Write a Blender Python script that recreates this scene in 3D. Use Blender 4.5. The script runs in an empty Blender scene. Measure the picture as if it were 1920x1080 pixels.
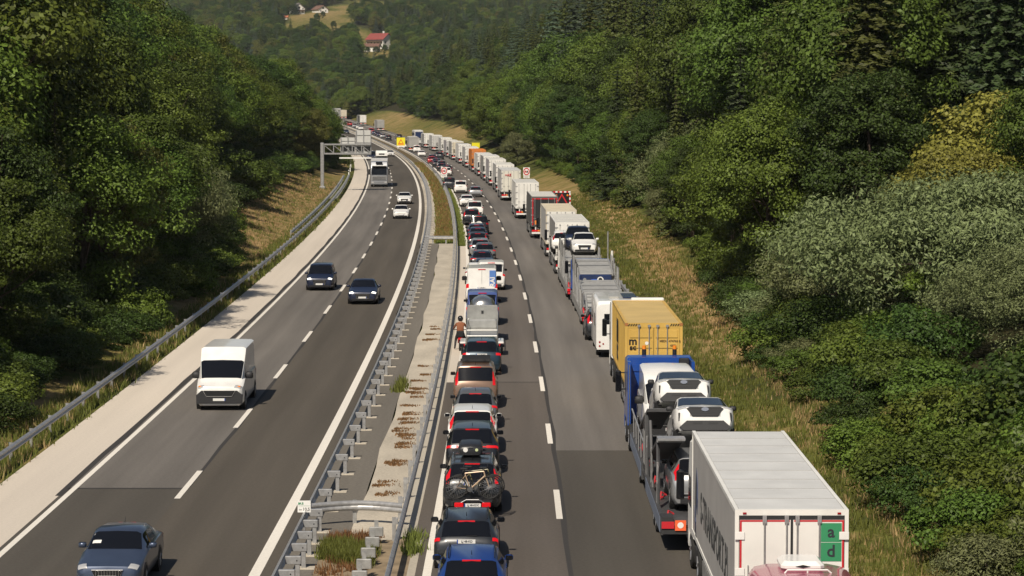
import bpy, bmesh, math, random
import numpy as np
from mathutils import Vector, Matrix

# ------------------------------------------------------------------ camera, light, exposure
S = bpy.context.scene
C = S.collection
H_CAM, F_PX = 13.2, 4770.0
cam = bpy.data.cameras.new("camera")
cam.sensor_width = 36.0
cam.lens = F_PX / 1920 * 36.0
cam.clip_start, cam.clip_end = 1.0, 20000.0
camo = bpy.data.objects.new("camera", cam)
C.objects.link(camo)
camo.location = (0, 0, H_CAM)
camo.rotation_euler = (math.radians(90) - math.atan(355 / F_PX), 0, 0)
S.camera = camo

SUN_TO = Vector((-0.32, -0.84, 0.97)).normalized()
w = bpy.data.worlds.new("World")
S.world = w
w.use_nodes = True
nt = w.node_tree
bg = nt.nodes["Background"]
sky = nt.nodes.new("ShaderNodeTexSky")
sky.sky_type = 'NISHITA'
sky.sun_disc = False
sky.sun_elevation = math.asin(SUN_TO.z)
sky.sun_rotation = math.atan2(SUN_TO.x, SUN_TO.y)
sky.air_density, sky.dust_density, sky.ozone_density = 1.0, 1.2, 1.0
nt.links.new(sky.outputs[0], bg.inputs[0])
bg.inputs[1].default_value = 0.055
sun = bpy.data.lights.new("sun", 'SUN')
sun.energy = 4.7
sun.angle = math.radians(0.53)
sun.color = (1.0, 0.90, 0.755)
suno = bpy.data.objects.new("sun", sun)
C.objects.link(suno)
suno.location = (-40, -60, 120)
suno.rotation_euler = (-SUN_TO).to_track_quat('-Z', 'Y').to_euler()
S.view_settings.view_transform = 'Standard'
S.view_settings.look = 'None'
S.view_settings.exposure = 0.0
S.view_settings.gamma = 1.0
S.view_settings.use_curve_mapping = False
S.cycles.max_bounces = 6
S.cycles.diffuse_bounces = 3
S.cycles.glossy_bounces = 3
S.cycles.transmission_bounces = 4
S.cycles.transparent_max_bounces = 6
S.cycles.volume_bounces = 0

rng = random.Random(7)
NR = np.random.default_rng(11)

# ------------------------------------------------------------------ naming and grouping
def tag(o, label, cat, group=None):
    o['label'] = label
    o['category'] = cat
    if group:
        o['group'] = group
    return o

def thing(name, label, cat, loc=(0, 0, 0), rz=0.0, group=None, pitch=0.0):
    o = bpy.data.objects.new(name, None)
    C.objects.link(o)
    o.empty_display_size = 0.2
    o.location = loc
    o.rotation_euler = (pitch, 0, rz)
    return tag(o, label, cat, group)

def dup(root, loc, rz, label, group=None, scale=None, paint=None, pitch=0.0):
    """a copy of a thing with copies of its parts and sub-parts; paint swaps the colour of the painted parts"""
    def sw(ob):
        if paint:
            for i, sl in enumerate(ob.material_slots):
                if sl.material and sl.material.get('paint'):
                    sl.link = 'OBJECT'
                    sl.material = paint
    r = root.copy()
    C.objects.link(r)
    r.location = loc
    r.rotation_euler = (pitch, 0, rz)
    if scale:
        r.scale = scale
    r['label'] = label
    if group:
        r['group'] = group
    for ch in list(root.children):
        c = ch.copy()
        C.objects.link(c)
        c.parent = r
        sw(c)
        for g in list(ch.children):
            d = g.copy()
            C.objects.link(d)
            d.parent = c
            sw(d)
    return r

# ------------------------------------------------------------------ materials
def mat(name, col, rough=0.6, metal=0.0, spec=0.5, noise=None, coat=0.0, emit=None, bump=None, world=False, paint=False, col2=None):
    """noise = (scale, amount[, detail]); colour varies between col*(1-amount) and col*(1+amount), or towards col2"""
    m = bpy.data.materials.new(name)
    m.use_nodes = True
    t = m.node_tree
    b = t.nodes["Principled BSDF"]
    b.inputs["Base Color"].default_value = (*col, 1)
    b.inputs["Roughness"].default_value = rough
    b.inputs["Metallic"].default_value = metal
    b.inputs["Specular IOR Level"].default_value = spec
    if coat:
        b.inputs["Coat Weight"].default_value = coat
        b.inputs["Coat Roughness"].default_value = 0.06
    if emit:
        b.inputs["Emission Color"].default_value = (*emit[0], 1)
        b.inputs["Emission Strength"].default_value = emit[1]
    if noise or bump:
        if world:
            g = t.nodes.new("ShaderNodeNewGeometry")
            vec = g.outputs["Position"]
        else:
            g = t.nodes.new("ShaderNodeTexCoord")
            vec = g.outputs["Object"]
    if noise:
        n = t.nodes.new("ShaderNodeTexNoise")
        n.inputs["Scale"].default_value = noise[0]
        n.inputs["Detail"].default_value = noise[2] if len(noise) > 2 else 4
        t.links.new(vec, n.inputs["Vector"])
        r = t.nodes.new("ShaderNodeValToRGB")
        a = noise[1]
        r.color_ramp.elements[0].position = 0.3
        r.color_ramp.elements[1].position = 0.7
        lo = col2 if col2 else tuple(c * (1 - a) for c in col)
        hi = col if col2 else tuple(min(1, c * (1 + a)) for c in col)
        r.color_ramp.elements[0].color = (*lo, 1)
        r.color_ramp.elements[1].color = (*hi, 1)
        t.links.new(n.outputs["Fac"], r.inputs["Fac"])
        t.links.new(r.outputs["Color"], b.inputs["Base Color"])
    if bump:
        n2 = t.nodes.new("ShaderNodeTexNoise")
        n2.inputs["Scale"].default_value = bump[0]
        n2.inputs["Detail"].default_value = 3
        t.links.new(vec, n2.inputs["Vector"])
        bp = t.nodes.new("ShaderNodeBump")
        bp.inputs["Strength"].default_value = bump[1]
        bp.inputs["Distance"].default_value = bump[2]
        t.links.new(n2.outputs["Fac"], bp.inputs["Height"])
        t.links.new(bp.outputs["Normal"], b.inputs["Normal"])
    if paint:
        m['paint'] = 1
    return m

def road_mat(name, col, stretch=(1.2, .03, 1), amt=.12, speck=0.10):
    """asphalt or concrete: long soft streaks along the driving direction, fine grain, worn patches"""
    m = bpy.data.materials.new(name)
    m.use_nodes = True
    t = m.node_tree
    b = t.nodes["Principled BSDF"]
    b.inputs["Roughness"].default_value = 0.85
    b.inputs["Specular IOR Level"].default_value = 0.3
    g = t.nodes.new("ShaderNodeAttribute")
    g.attribute_name = "oy"
    outs = []
    for sc, det, am in ((stretch, 3, amt), ((.12, .02, 1), 4, amt), ((9, 9, 1), 2, speck)):
        mp = t.nodes.new("ShaderNodeMapping")
        mp.inputs["Scale"].default_value = sc
        n = t.nodes.new("ShaderNodeTexNoise")
        n.inputs["Scale"].default_value = 1
        n.inputs["Detail"].default_value = det
        t.links.new(g.outputs["Vector"], mp.inputs["Vector"])
        t.links.new(mp.outputs[0], n.inputs["Vector"])
        mr = t.nodes.new("ShaderNodeMapRange")
        mr.inputs[1].default_value, mr.inputs[2].default_value = .3, .7
        mr.inputs[3].default_value, mr.inputs[4].default_value = 1 - am, 1 + am
        t.links.new(n.outputs["Fac"], mr.inputs[0])
        outs.append(mr.outputs[0])
    if name.startswith("asphalt"):            # tyre polished tracks, about a metre either side of a lane's middle
        sx = t.nodes.new("ShaderNodeSeparateXYZ")
        t.links.new(g.outputs["Vector"], sx.inputs[0])
        k1 = t.nodes.new("ShaderNodeMath"); k1.operation = 'MULTIPLY_ADD'
        t.links.new(sx.outputs[0], k1.inputs[0]); k1.inputs[1].default_value, k1.inputs[2].default_value = math.pi, 5.9 * math.pi
        k2 = t.nodes.new("ShaderNodeMath"); k2.operation = 'COSINE'
        t.links.new(k1.outputs[0], k2.inputs[0])
        k3 = t.nodes.new("ShaderNodeMath"); k3.operation = 'MULTIPLY_ADD'
        t.links.new(k2.outputs[0], k3.inputs[0]); k3.inputs[1].default_value, k3.inputs[2].default_value = .055, 1.0
        k4 = t.nodes.new("ShaderNodeMath"); k4.operation = 'MULTIPLY'
        t.links.new(outs[0], k4.inputs[0]); t.links.new(k3.outputs[0], k4.inputs[1])
        outs[0] = k4.outputs[0]
    m1 = t.nodes.new("ShaderNodeMath"); m1.operation = 'MULTIPLY'
    m2 = t.nodes.new("ShaderNodeMath"); m2.operation = 'MULTIPLY'
    t.links.new(outs[0], m1.inputs[0]); t.links.new(outs[1], m1.inputs[1])
    t.links.new(m1.outputs[0], m2.inputs[0]); t.links.new(outs[2], m2.inputs[1])
    v = t.nodes.new("ShaderNodeVectorMath"); v.operation = 'SCALE'
    v.inputs[0].default_value = col
    t.links.new(m2.outputs[0], v.inputs["Scale"])
    t.links.new(v.outputs[0], b.inputs["Base Color"])
    return m

def leaf_mat(name, col, var=.4, hue=.02, trans=.22):
    m = bpy.data.materials.new(name)
    m.use_nodes = True
    t = m.node_tree
    b = t.nodes["Principled BSDF"]
    out = t.nodes["Material Output"]
    b.inputs["Roughness"].default_value = 0.55
    b.inputs["Specular IOR Level"].default_value = 0.25
    a = t.nodes.new("ShaderNodeAttribute"); a.attribute_name = "v"
    oi = t.nodes.new("ShaderNodeObjectInfo")
    hs = t.nodes.new("ShaderNodeHueSaturation")
    hs.inputs["Color"].default_value = (*col, 1)
    mr = t.nodes.new("ShaderNodeMapRange")
    mr.inputs[3].default_value, mr.inputs[4].default_value = .5 - hue, .5 + hue * .6
    t.links.new(oi.outputs["Random"], mr.inputs[0])
    t.links.new(mr.outputs[0], hs.inputs["Hue"])
    m1 = t.nodes.new("ShaderNodeMapRange")
    m1.inputs[3].default_value, m1.inputs[4].default_value = 1 - var, 1 + var
    t.links.new(a.outputs["Fac"], m1.inputs[0])
    m2 = t.nodes.new("ShaderNodeMath"); m2.operation = 'MULTIPLY_ADD'
    t.links.new(oi.outputs["Random"], m2.inputs[0])
    m2.inputs[1].default_value, m2.inputs[2].default_value = .45, .78
    m3 = t.nodes.new("ShaderNodeMath"); m3.operation = 'MULTIPLY'
    t.links.new(m1.outputs[0], m3.inputs[0]); t.links.new(m2.outputs[0], m3.inputs[1])
    t.links.new(m3.outputs[0], hs.inputs["Value"])
    t.links.new(hs.outputs[0], b.inputs["Base Color"])
    tr = t.nodes.new("ShaderNodeBsdfTranslucent")
    t.links.new(hs.outputs[0], tr.inputs["Color"])
    mx = t.nodes.new("ShaderNodeMixShader")
    mx.inputs[0].default_value = trans
    t.links.new(b.outputs[0], mx.inputs[1]); t.links.new(tr.outputs[0], mx.inputs[2])
    t.links.new(mx.outputs[0], out.inputs[0])
    return m

# ------------------------------------------------------------------ mesh builder
class MB:
    def __init__(s):
        s.v, s.f, s.m = [], [], []
    def add(s, vs, fs, mi=0):
        n = len(s.v)
        s.v += [tuple(x) for x in vs]
        s.f += [tuple(i + n for i in f) for f in fs]
        s.m += [mi] * len(fs)
        return s
    def box(s, x0, x1, y0, y1, z0, z1, mi=0, b=0.0):
        """box, with its vertical and top edges chamfered by b"""
        if b <= 0:
            v = [(x, y, z) for z in (z0, z1) for y in (y0, y1) for x in (x0, x1)]
            return s.add(v, [(0, 2, 3, 1), (4, 5, 7, 6), (0, 1, 5, 4), (2, 6, 7, 3), (0, 4, 6, 2), (1, 3, 7, 5)], mi)
        def ring(i, z):
            a, c, d, e = x0 + i, x1 - i, y0 + i, y1 - i
            return [(a + b, d, z), (c - b, d, z), (c, d + b, z), (c, e - b, z), (c - b, e, z), (a + b, e, z), (a, e - b, z), (a, d + b, z)]
        v = ring(b * .5, z0) + ring(0, z0 + b * .5) + ring(0, z1 - b) + ring(b, z1)
        f = []
        for k in range(3):
            for i in range(8):
                j = (i + 1) % 8
                f.append((k * 8 + i, k * 8 + j, k * 8 + 8 + j, k * 8 + 8 + i))
        f += [tuple(range(24, 32)), tuple(range(7, -1, -1))]
        return s.add(v, f, mi)
    def cyl(s, p0, p1, r, n=12, mi=0, r1=None, caps=True):
        p0, p1 = Vector(p0), Vector(p1)
        d = (p1 - p0).normalized()
        u = d.orthogonal().normalized()
        w_ = d.cross(u)
        r1 = r if r1 is None else r1
        v = []
        for p, rr in ((p0, r), (p1, r1)):
            for i in range(n):
                a = 2 * math.pi * i / n
                v.append(p + u * math.cos(a) * rr + w_ * math.sin(a) * rr)
        f = [(i, (i + 1) % n, n + (i + 1) % n, n + i) for i in range(n)]
        if caps:
            f += [tuple(range(n - 1, -1, -1)), tuple(range(n, 2 * n))]
        return s.add(v, f, mi)
    def tube(s, pts, r, n=6, mi=0, closed=False):
        P = [Vector(p) for p in pts]
        k = len(P)
        v = []
        for i in range(k):
            a = P[i - 1] if (i or closed) else P[0]
            b = P[(i + 1) % k] if (i < k - 1 or closed) else P[-1]
            d = (b - a).normalized()
            ref = Vector((0, 0, 1)) if abs(d.z) < .9 else Vector((1, 0, 0))
            u = d.cross(ref).normalized()
            w_ = u.cross(d)
            rr = r[i] if isinstance(r, (list, tuple)) else r
            for j in range(n):
                t = 2 * math.pi * j / n
                v.append(P[i] + u * math.cos(t) * rr + w_ * math.sin(t) * rr)
        f = []
        for i in range(k if closed else k - 1):
            a, b = i * n, ((i + 1) % k) * n
            for j in range(n):
                f.append((a + j, a + (j + 1) % n, b + (j + 1) % n, b + j))
        if not closed:
            f += [tuple(range(n - 1, -1, -1)), tuple(range((k - 1) * n, k * n))]
        return s.add(v, f, mi)
    def prism(s, poly, a0, a1, axis='x', mi=0):
        """extrude a 2D polygon; axis x: poly is (y,z), axis y: (x,z), axis z: (x,y)"""
        def P(p, a):
            return {'x': (a, p[0], p[1]), 'y': (p[0], a, p[1]), 'z': (p[0], p[1], a)}[axis]
        n = len(poly)
        v = [P(p, a0) for p in poly] + [P(p, a1) for p in poly]
        f = [(i, (i + 1) % n, n + (i + 1) % n, n + i) for i in range(n)] + [tuple(range(n - 1, -1, -1)), tuple(range(n, 2 * n))]
        return s.add(v, f, mi)
    def grid(s, rows, mi=0, flip=False):
        n, k = len(rows), len(rows[0])
        v = [p for r in rows for p in r]
        f = []
        for i in range(n - 1):
            for j in range(k - 1):
                q = (i * k + j, i * k + j + 1, (i + 1) * k + j + 1, (i + 1) * k + j)
                f.append(q[::-1] if flip else q)
        return s.add(v, f, mi)
    def mesh(s, name, mats, smooth=None, fixn=True):
        me = bpy.data.meshes.new(name)
        me.from_pydata(s.v, [], s.f)
        for m in (mats if isinstance(mats, (list, tuple)) else [mats]):
            me.materials.append(m)
        me.polygons.foreach_set("material_index", s.m)
        if fixn or smooth:
            bm = bmesh.new()
            bm.from_mesh(me)
            if fixn:
                bmesh.ops.recalc_face_normals(bm, faces=bm.faces)
            if smooth:
                lim = math.radians(smooth)
                for f in bm.faces:
                    f.smooth = True
                for e in bm.edges:
                    if len(e.link_faces) == 2 and e.calc_face_angle(0) > lim:
                        e.smooth = False
            bm.to_mesh(me)
            bm.free()
        me.update()
        return me
    def build(s, name, mats, parent=None, smooth=None, loc=None, rot=None, fixn=True):
        o = bpy.data.objects.new(name, s.mesh(name, mats, smooth, fixn))
        C.objects.link(o)
        if parent:
            o.parent = parent
        if loc:
            o.location = loc
        if rot:
            o.rotation_euler = rot
        return o

def link_mesh(name, me, parent, loc=(0, 0, 0), rot=(0, 0, 0), scale=None):
    o = bpy.data.objects.new(name, me)
    C.objects.link(o)
    o.parent = parent
    o.location = loc
    o.rotation_euler = rot
    if scale:
        o.scale = scale
    return o

def text(s, size, m, parent, loc, rot, name="lettering", bold=0.0, align='CENTER', sx=1.0, depth=.003, spacing=1.0):
    cu = bpy.data.curves.new(name, 'FONT')
    cu.body = s
    cu.size = size
    cu.extrude = depth
    cu.offset = bold
    cu.space_character = spacing
    cu.align_x = align
    cu.align_y = 'CENTER'
    cu.resolution_u = 3
    cu.materials.append(m)
    tmp = bpy.data.objects.new("tmp", cu)
    C.objects.link(tmp)
    dg = bpy.context.evaluated_depsgraph_get()
    me = bpy.data.meshes.new_from_object(tmp.evaluated_get(dg))
    bpy.data.objects.remove(tmp)
    bpy.data.curves.remove(cu)
    me.name = name
    o = bpy.data.objects.new(name, me)
    C.objects.link(o)
    o.parent = parent
    o.location = loc
    o.rotation_euler = rot
    o.scale = (sx, 1, 1)
    return o
R90 = math.radians(90)
FACE_BACK = (R90, 0, 0)             # readable by someone looking along +Y
FACE_LEFT = (R90, 0, -R90)          # readable by someone looking along +X

# ------------------------------------------------------------------ the road's own coordinates
def X0(Y):
    return -7.15 - 7.5e-5 * max(Y - 78.0, 0.0) ** 2
def prof(Y):
    return 2.0e-5 * max(Y - 620.0, 0.0) ** 2
def head(Y):
    """heading (rotation about Z) of the road at Y"""
    return math.atan(1.5e-4 * max(Y - 78.0, 0.0))
def sm(a, b, x):
    t = min(1, max(0, (x - a) / (b - a)))
    return t * t * (3 - 2 * t)
def hn(x, y):
    return math.sin(x * .061 + 1.3) * math.cos(y * .047 + .4) + .5 * math.sin(x * .15 + y * .11)
def ground(o, Y):
    """height of the land beside the road, o metres to the right of the left carriageway's inner line"""
    X = X0(Y) + o
    z = 0.0
    if o < -11.5:
        t = -11.5 - o
        z = .10 * min(t, 2) + .33 * max(0, min(t, 70) - 2) + .05 * max(0, t - 70)
        z += .25 * hn(X, Y) * min(1, t / 8)
    elif o > 15.4:
        t = o - 15.4
        a = .22 + .18 * sm(140, 600, Y)
        z = .10 * min(t, 2) + a * max(0, min(t, 260) - 2) + .05 * max(0, t - 260)
        z += .3 * hn(X, Y) * min(1, t / 8)
    else:
        z = -.09
    z += prof(Y) if Y < 1250 else prof(1250)
    f = 12 + (Y - 1300) * .09 + 1.2 * hn(X * .2, Y * .2)
    w_ = sm(1050, 1350, Y)
    return z * (1 - w_) + f * w_
def on(o, Y):
    """world point on the land at road offset o"""
    return (X0(Y) + o, Y, ground(o, Y) if (o < -11.5 or o > 15.4) else prof(Y))
# ------------------------------------------------------------------ ground and roads
M = {}
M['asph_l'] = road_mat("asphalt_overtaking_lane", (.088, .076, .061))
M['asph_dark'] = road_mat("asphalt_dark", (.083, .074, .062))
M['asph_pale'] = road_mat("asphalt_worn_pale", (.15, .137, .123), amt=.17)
M['asph_r'] = road_mat("asphalt_right_carriageway", (.108, .093, .080))
M['conc'] = road_mat("concrete_hard_shoulder", (.60, .535, .455), amt=.05, speck=.05)
M['medconc'] = road_mat("concrete_median", (.47, .42, .34), amt=.14, stretch=(.8, .25, 1), speck=.12)
M['medasph'] = road_mat("asphalt_median", (.155, .14, .118), amt=.12, speck=.16)
M['paint'] = road_mat("road_paint", (.74, .70, .63), amt=.07, speck=.07)
M['tar'] = mat("tar_joint", (.035, .032, .03), .9)
M['kerb'] = road_mat("kerb_stone", (.44, .40, .33), amt=.1)

def ysteps(y0, y1):
    ys, y = [y0], y0
    while y < y1 - .01:
        y = min(y1, y + (5 if y < 300 else 10))
        ys.append(y)
    return ys

def strip(name, o0, o1, y0, y1, z, m, parent=None, kind='structure', wob=0.0, nx=1):
    mb = MB()
    rows = []
    oy = []
    for Y in ysteps(y0, y1):
        a = o0 + (wob * math.sin(Y * .31) + wob * .7 * math.sin(Y * .83 + 1) if wob else 0)
        b = o1 + (wob * math.sin(Y * .37 + 2) + wob * .7 * math.sin(Y * .71) if wob else 0)
        r = []
        for i in range(nx + 1):
            o = a + (b - a) * i / nx
            r.append((X0(Y) + o, Y, prof(Y) + z))
            oy.append((o, Y, 0))
        rows.append(r)
    mb.grid(rows, flip=False)
    ob = mb.build(name, m, parent, fixn=False)
    at = ob.data.attributes.new("oy", 'FLOAT_VECTOR', 'POINT')
    at.data.foreach_set("vector", np.array(oy, dtype=np.float32).ravel())
    if not parent:
        ob['kind'] = kind
    return ob

YN, YF = 40.0, 1180.0
# carriageway towards the camera
strip("hard_shoulder", -10.42, -7.95, YN, YF, .004, M['conc'])
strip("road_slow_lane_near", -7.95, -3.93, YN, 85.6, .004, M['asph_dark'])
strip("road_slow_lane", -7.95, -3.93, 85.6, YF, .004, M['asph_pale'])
strip("road_fast_lane", -3.93, .55, YN, YF, .004, M['asph_l'])
strip("road_edge_joint", -8.12, -7.88, 84.0, 760, .008, M['tar'], wob=.03)
strip("road_lane_joint", -3.93, -3.80, 86, 300, .008, M['tar'], wob=.025)
strip("road_cross_joint", -7.9, -3.9, 85.5, 85.75, .008, M['tar'])
strip("road_marking_outer", -7.80, -7.60, YN, YF, .012, M['paint'])
strip("road_marking_inner", -.16, .16, YN, YF, .012, M['paint'])
y = 83.7 - 18.3 * 2
while y < 1000:
    strip("road_marking_dash", -4.03, -3.83, y, y + 6.3, .012, M['paint'])
    y += 18.15
# median
strip("median_gutter_concrete", .55, 1.05, 232, YF, .004, M['medconc'])
strip("median_asphalt", .55, 2.25, 76.5, 232, .004, M['medasph'], wob=.04)
strip("median_verge_asphalt", .55, 1.6, YN, 76.5, .004, M['medasph'])
strip("median_concrete", 2.25, 3.62, 75.5, 232, .006, M['medconc'], wob=.05)
strip("median_drain_channel", 3.62, 4.22, 76.0, YF, .008, M['kerb'])
strip("median_soil_pale", 1.6, 4.22, YN, 76.5, .000, mat("dry_soil", (.25, .19, .12), .95, noise=(1.5, .35), world=True))
strip("kerb_strip", 4.22, 4.45, YN, 75.5, .006, M['kerb'])
strip("shoulder_concrete_strip", 4.22, 4.78, 118, YF, .006, M['conc'])
strip("median_planting_bed", 1.9, 3.62, 232, YF, .004, mat("brown_weed_soil", (.13, .075, .032), .95, noise=(.5, .4, 8), world=True, col2=(.085, .075, .022)))
strip("median_gutter_inner", 1.05, 1.9, 232, YF, .004, M['medconc'])
# carriageway away from the camera
strip("road_edge_asphalt", 4.22, 4.78, 75.5, 118, .004, M['asph_r'])
strip("road_edge_asphalt_near", 4.45, 4.78, YN, 75.5, .004, M['asph_r'])
strip("road_queue_lane_near", 4.78, 8.72, YN, 118, .004, M['asph_r'])
strip("road_queue_lane", 4.78, 8.72, 118, YF, .004, road_mat("asphalt_queue_lane", (.122, .106, .092)))
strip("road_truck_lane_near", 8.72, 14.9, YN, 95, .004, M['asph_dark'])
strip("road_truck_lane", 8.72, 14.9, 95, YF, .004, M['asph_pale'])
strip("road_queue_joint", 8.70, 8.86, 60, 420, .008, M['tar'], wob=.03)
strip("road_queue_cross_joint", 4.8, 8.7, 118, 118.2, .008, M['tar'])
strip("road_marking_queue_edge", 4.66, 4.90, YN, YF, .012, M['paint'])
strip("road_marking_truck_edge", 12.42, 12.62, YN, YF, .012, M['paint'])
y = 80.2 - 18.0 * 2
while y < 1000:
    strip("road_marking_queue_dash", 8.55, 8.75, y, y + 6.0, .012, M['paint'])
    y += 17.55

# the land: one sheet to the horizon, in the road's own coordinates
OL = [-1500, -1000, -700, -500, -380, -300, -240, -190, -150, -120, -95, -75, -60, -48, -40, -34, -29, -25, -22, -19.5, -17.5, -15.8, -14.4, -13.2, -12.3, -11.5, -10.9, -10.35]
OR = [0, 8, 14.85, 15.4, 16, 16.8, 17.6, 18.5, 19.5, 20.5, 21.5, 23, 25, 27.5, 30, 34, 39, 45, 52, 60, 70, 82, 96, 112, 130, 155, 190, 230, 280, 340, 420, 520, 660, 850, 1100, 1500]
OS = OL + OR
YS = [30 + 6 * i for i in range(45)] + [300 + 12 * i for i in range(60)] + [1020 + 40 * i for i in range(40)] + [2620, 2800, 3100, 3600, 4500, 6500, 9000]
rows, dry = [], []
MEADOW = []   # filled below: (X centre, Y centre, rx, ry)
FH = lambda v: 563800.0 / (v + 244.0)                 # far hillside: how far the ground seen at that height is
def far_pt(u, v):
    Y = FH(v)
    return ((u - 960) / F_PX * Y, Y)
for (u, v, ru, rv) in ((580, 42, 62, 26), (625, 52, 50, 20), (668, 66, 40, 16), (700, 84, 34, 18), (712, 104, 34, 26), (706, 122, 40, 26), (570, 64, 40, 22), (640, 75, 40, 14), (700, 14, 80, 11), (640, 22, 60, 14), (612, 30, 40, 18)):
    X, Y = far_pt(u, v)
    MEADOW.append((X, Y, .8 * ru / F_PX * Y, abs(FH(v - rv) - FH(v + rv)) / 2))
def in_meadow(X, Y, g=1.0):
    return any(((X - a) / (c * g)) ** 2 + ((Y - b) / (d * g)) ** 2 < 1 for a, b, c, d in MEADOW)
def dryness(o, X, Y):
    n = hn(X * 3, Y * 2) if Y < 330 else hn(X * .9, Y * .35)
    if Y > 1200:
        return .52 + .2 * n if in_meadow(X, Y, 1.1) else -.2
    if o > 15:
        e = .30 + .25 * n
        if 120 < Y < 330:
            e += 1.0 * math.exp(-((o - 19.0 - .012 * (Y - 120)) / 1.4) ** 2)
        if Y > 560:
            e += .16
        return max(0, min(1, e)) if o < tree_right(Y) + 2.5 else -.3
    if o < -10:
        return (.62 + .2 * n if -12.2 > o else .22 + .15 * n) if (o > tree_left(Y) - 3) else -.3
    return .3
def tree_left(Y):
    if Y < 185: return -12.9
    if Y < 250: return -12.9 - 5.5 * sm(185, 250, Y)
    if Y < 360: return -18.6
    return -18.6 + 6 * sm(360, 480, Y)
def tree_right(Y):
    if Y < 110: return 20.0
    if Y < 560: return 20.0 + 2.2 * sm(110, 190, Y) - 2 * sm(400, 560, Y)
    return 20.2 + 7 * sm(600, 680, Y)
for Y in YS:
    r = []
    for o in OS:
        X = X0(Y) + o
        z = ground(o, Y)
        if o in (-10.9, -10.35):
            z = prof(Y) - .02 if Y < 1100 else z
        r.append((X, Y, z))
        dry.append(dryness(o, X, Y))
    rows.append(r)
gm = bpy.data.materials.new("meadow_and_forest_floor")
gm.use_nodes = True
t = gm.node_tree
b = t.nodes["Principled BSDF"]
b.inputs["Roughness"].default_value = .95
b.inputs["Specular IOR Level"].default_value = .1
at = t.nodes.new("ShaderNodeAttribute"); at.attribute_name = "dry"
ge = t.nodes.new("ShaderNodeNewGeometry")
n1 = t.nodes.new("ShaderNodeTexNoise"); n1.inputs["Scale"].default_value = .35; n1.inputs["Detail"].default_value = 8; n1.inputs["Roughness"].default_value = .7
t.links.new(ge.outputs["Position"], n1.inputs["Vector"])
ma = t.nodes.new("ShaderNodeMath"); ma.operation = 'MULTIPLY_ADD'
t.links.new(n1.outputs["Fac"], ma.inputs[0]); ma.inputs[1].default_value = 1.5
ad = t.nodes.new("ShaderNodeMath"); ad.operation = 'SUBTRACT'
t.links.new(at.outputs["Fac"], ad.inputs[0]); ad.inputs[1].default_value = .75
t.links.new(ad.outputs[0], ma.inputs[2])
rp = t.nodes.new("ShaderNodeValToRGB")
el = rp.color_ramp.elements
el[0].position, el[0].color = 0.0, (.035, .032, .014, 1)
el[1].position, el[1].color = 1.0, (.40, .26, .125, 1)
for p, c in ((.16, (.05, .058, .017)), (.34, (.105, .115, .026)), (.52, (.19, .155, .052)), (.75, (.30, .215, .095))):
    e = el.new(p); e.color = (*c, 1)
t.links.new(ma.outputs[0], rp.inputs["Fac"])
n2 = t.nodes.new("ShaderNodeTexNoise"); n2.inputs["Scale"].default_value = 2.2; n2.inputs["Detail"].default_value = 6
t.links.new(ge.outputs["Position"], n2.inputs["Vector"])
bp = t.nodes.new("ShaderNodeBump"); bp.inputs["Strength"].default_value = .7; bp.inputs["Distance"].default_value = .25
t.links.new(n2.outputs["Fac"], bp.inputs["Height"])
t.links.new(bp.outputs[0], b.inputs["Normal"])
t.links.new(rp.outputs[0], b.inputs["Base Color"])
mb = MB(); mb.grid(rows)
land = mb.build("terrain", gm, fixn=False)
land['kind'] = 'structure'
a_ = land.data.attributes.new("dry", 'FLOAT', 'POINT')
a_.data.foreach_set("value", np.array(dry, dtype=np.float32))
land.data.polygons.foreach_set("use_smooth", [True] * len(land.data.polygons))
# ------------------------------------------------------------------ guard rails
M['galv'] = mat("galvanised_steel", (.42, .42, .42), .45, .55, noise=(6, .18), world=True)
M['galv_d'] = mat("weathered_steel", (.34, .34, .33), .55, .4, noise=(5, .22), world=True)
M['white'] = mat("white_sheet", (.8, .79, .76), .5, noise=(3, .05))
M['black'] = mat("black_plastic", (.012, .012, .013), .45)
M['dark'] = mat("dark_print", (.03, .035, .045), .5)
M['red'] = mat("red_sheet", (.55, .02, .03), .45)
M['yellow'] = mat("fluorescent_yellow_sheet", (.85, .75, .02), .5)
M['orange'] = mat("orange_lens", (.85, .25, .02), .35)
M['green'] = mat("green_sheet", (.03, .23, .10), .5)

def wbeam(o, y0, y1, side, name, parent, z0=.44, m=None, step=4.0):
    """a W-profile beam; side +1 faces larger offsets"""
    prof_ = [(0, 0), (.045, .03), (.08, .06), (.08, .10), (.045, .13), (.03, .155), (.045, .18), (.08, .21), (.08, .25), (.045, .28), (0, .31)]
    mb = MB()
    rows = []
    y = y0
    while True:
        rows.append([(X0(y) + o + side * a, y, prof(y) + z0 + b_) for a, b_ in prof_] + [(X0(y) + o + side * (a - .018), y, prof(y) + z0 + b_) for a, b_ in prof_[::-1]])
        if y >= y1: break
        y = min(y1, y + (step if y < 500 else step * 3))
    rows = [r + [r[0]] for r in rows]
    mb.grid(rows)
    return mb.build(name, m or M['galv'], parent)

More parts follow.
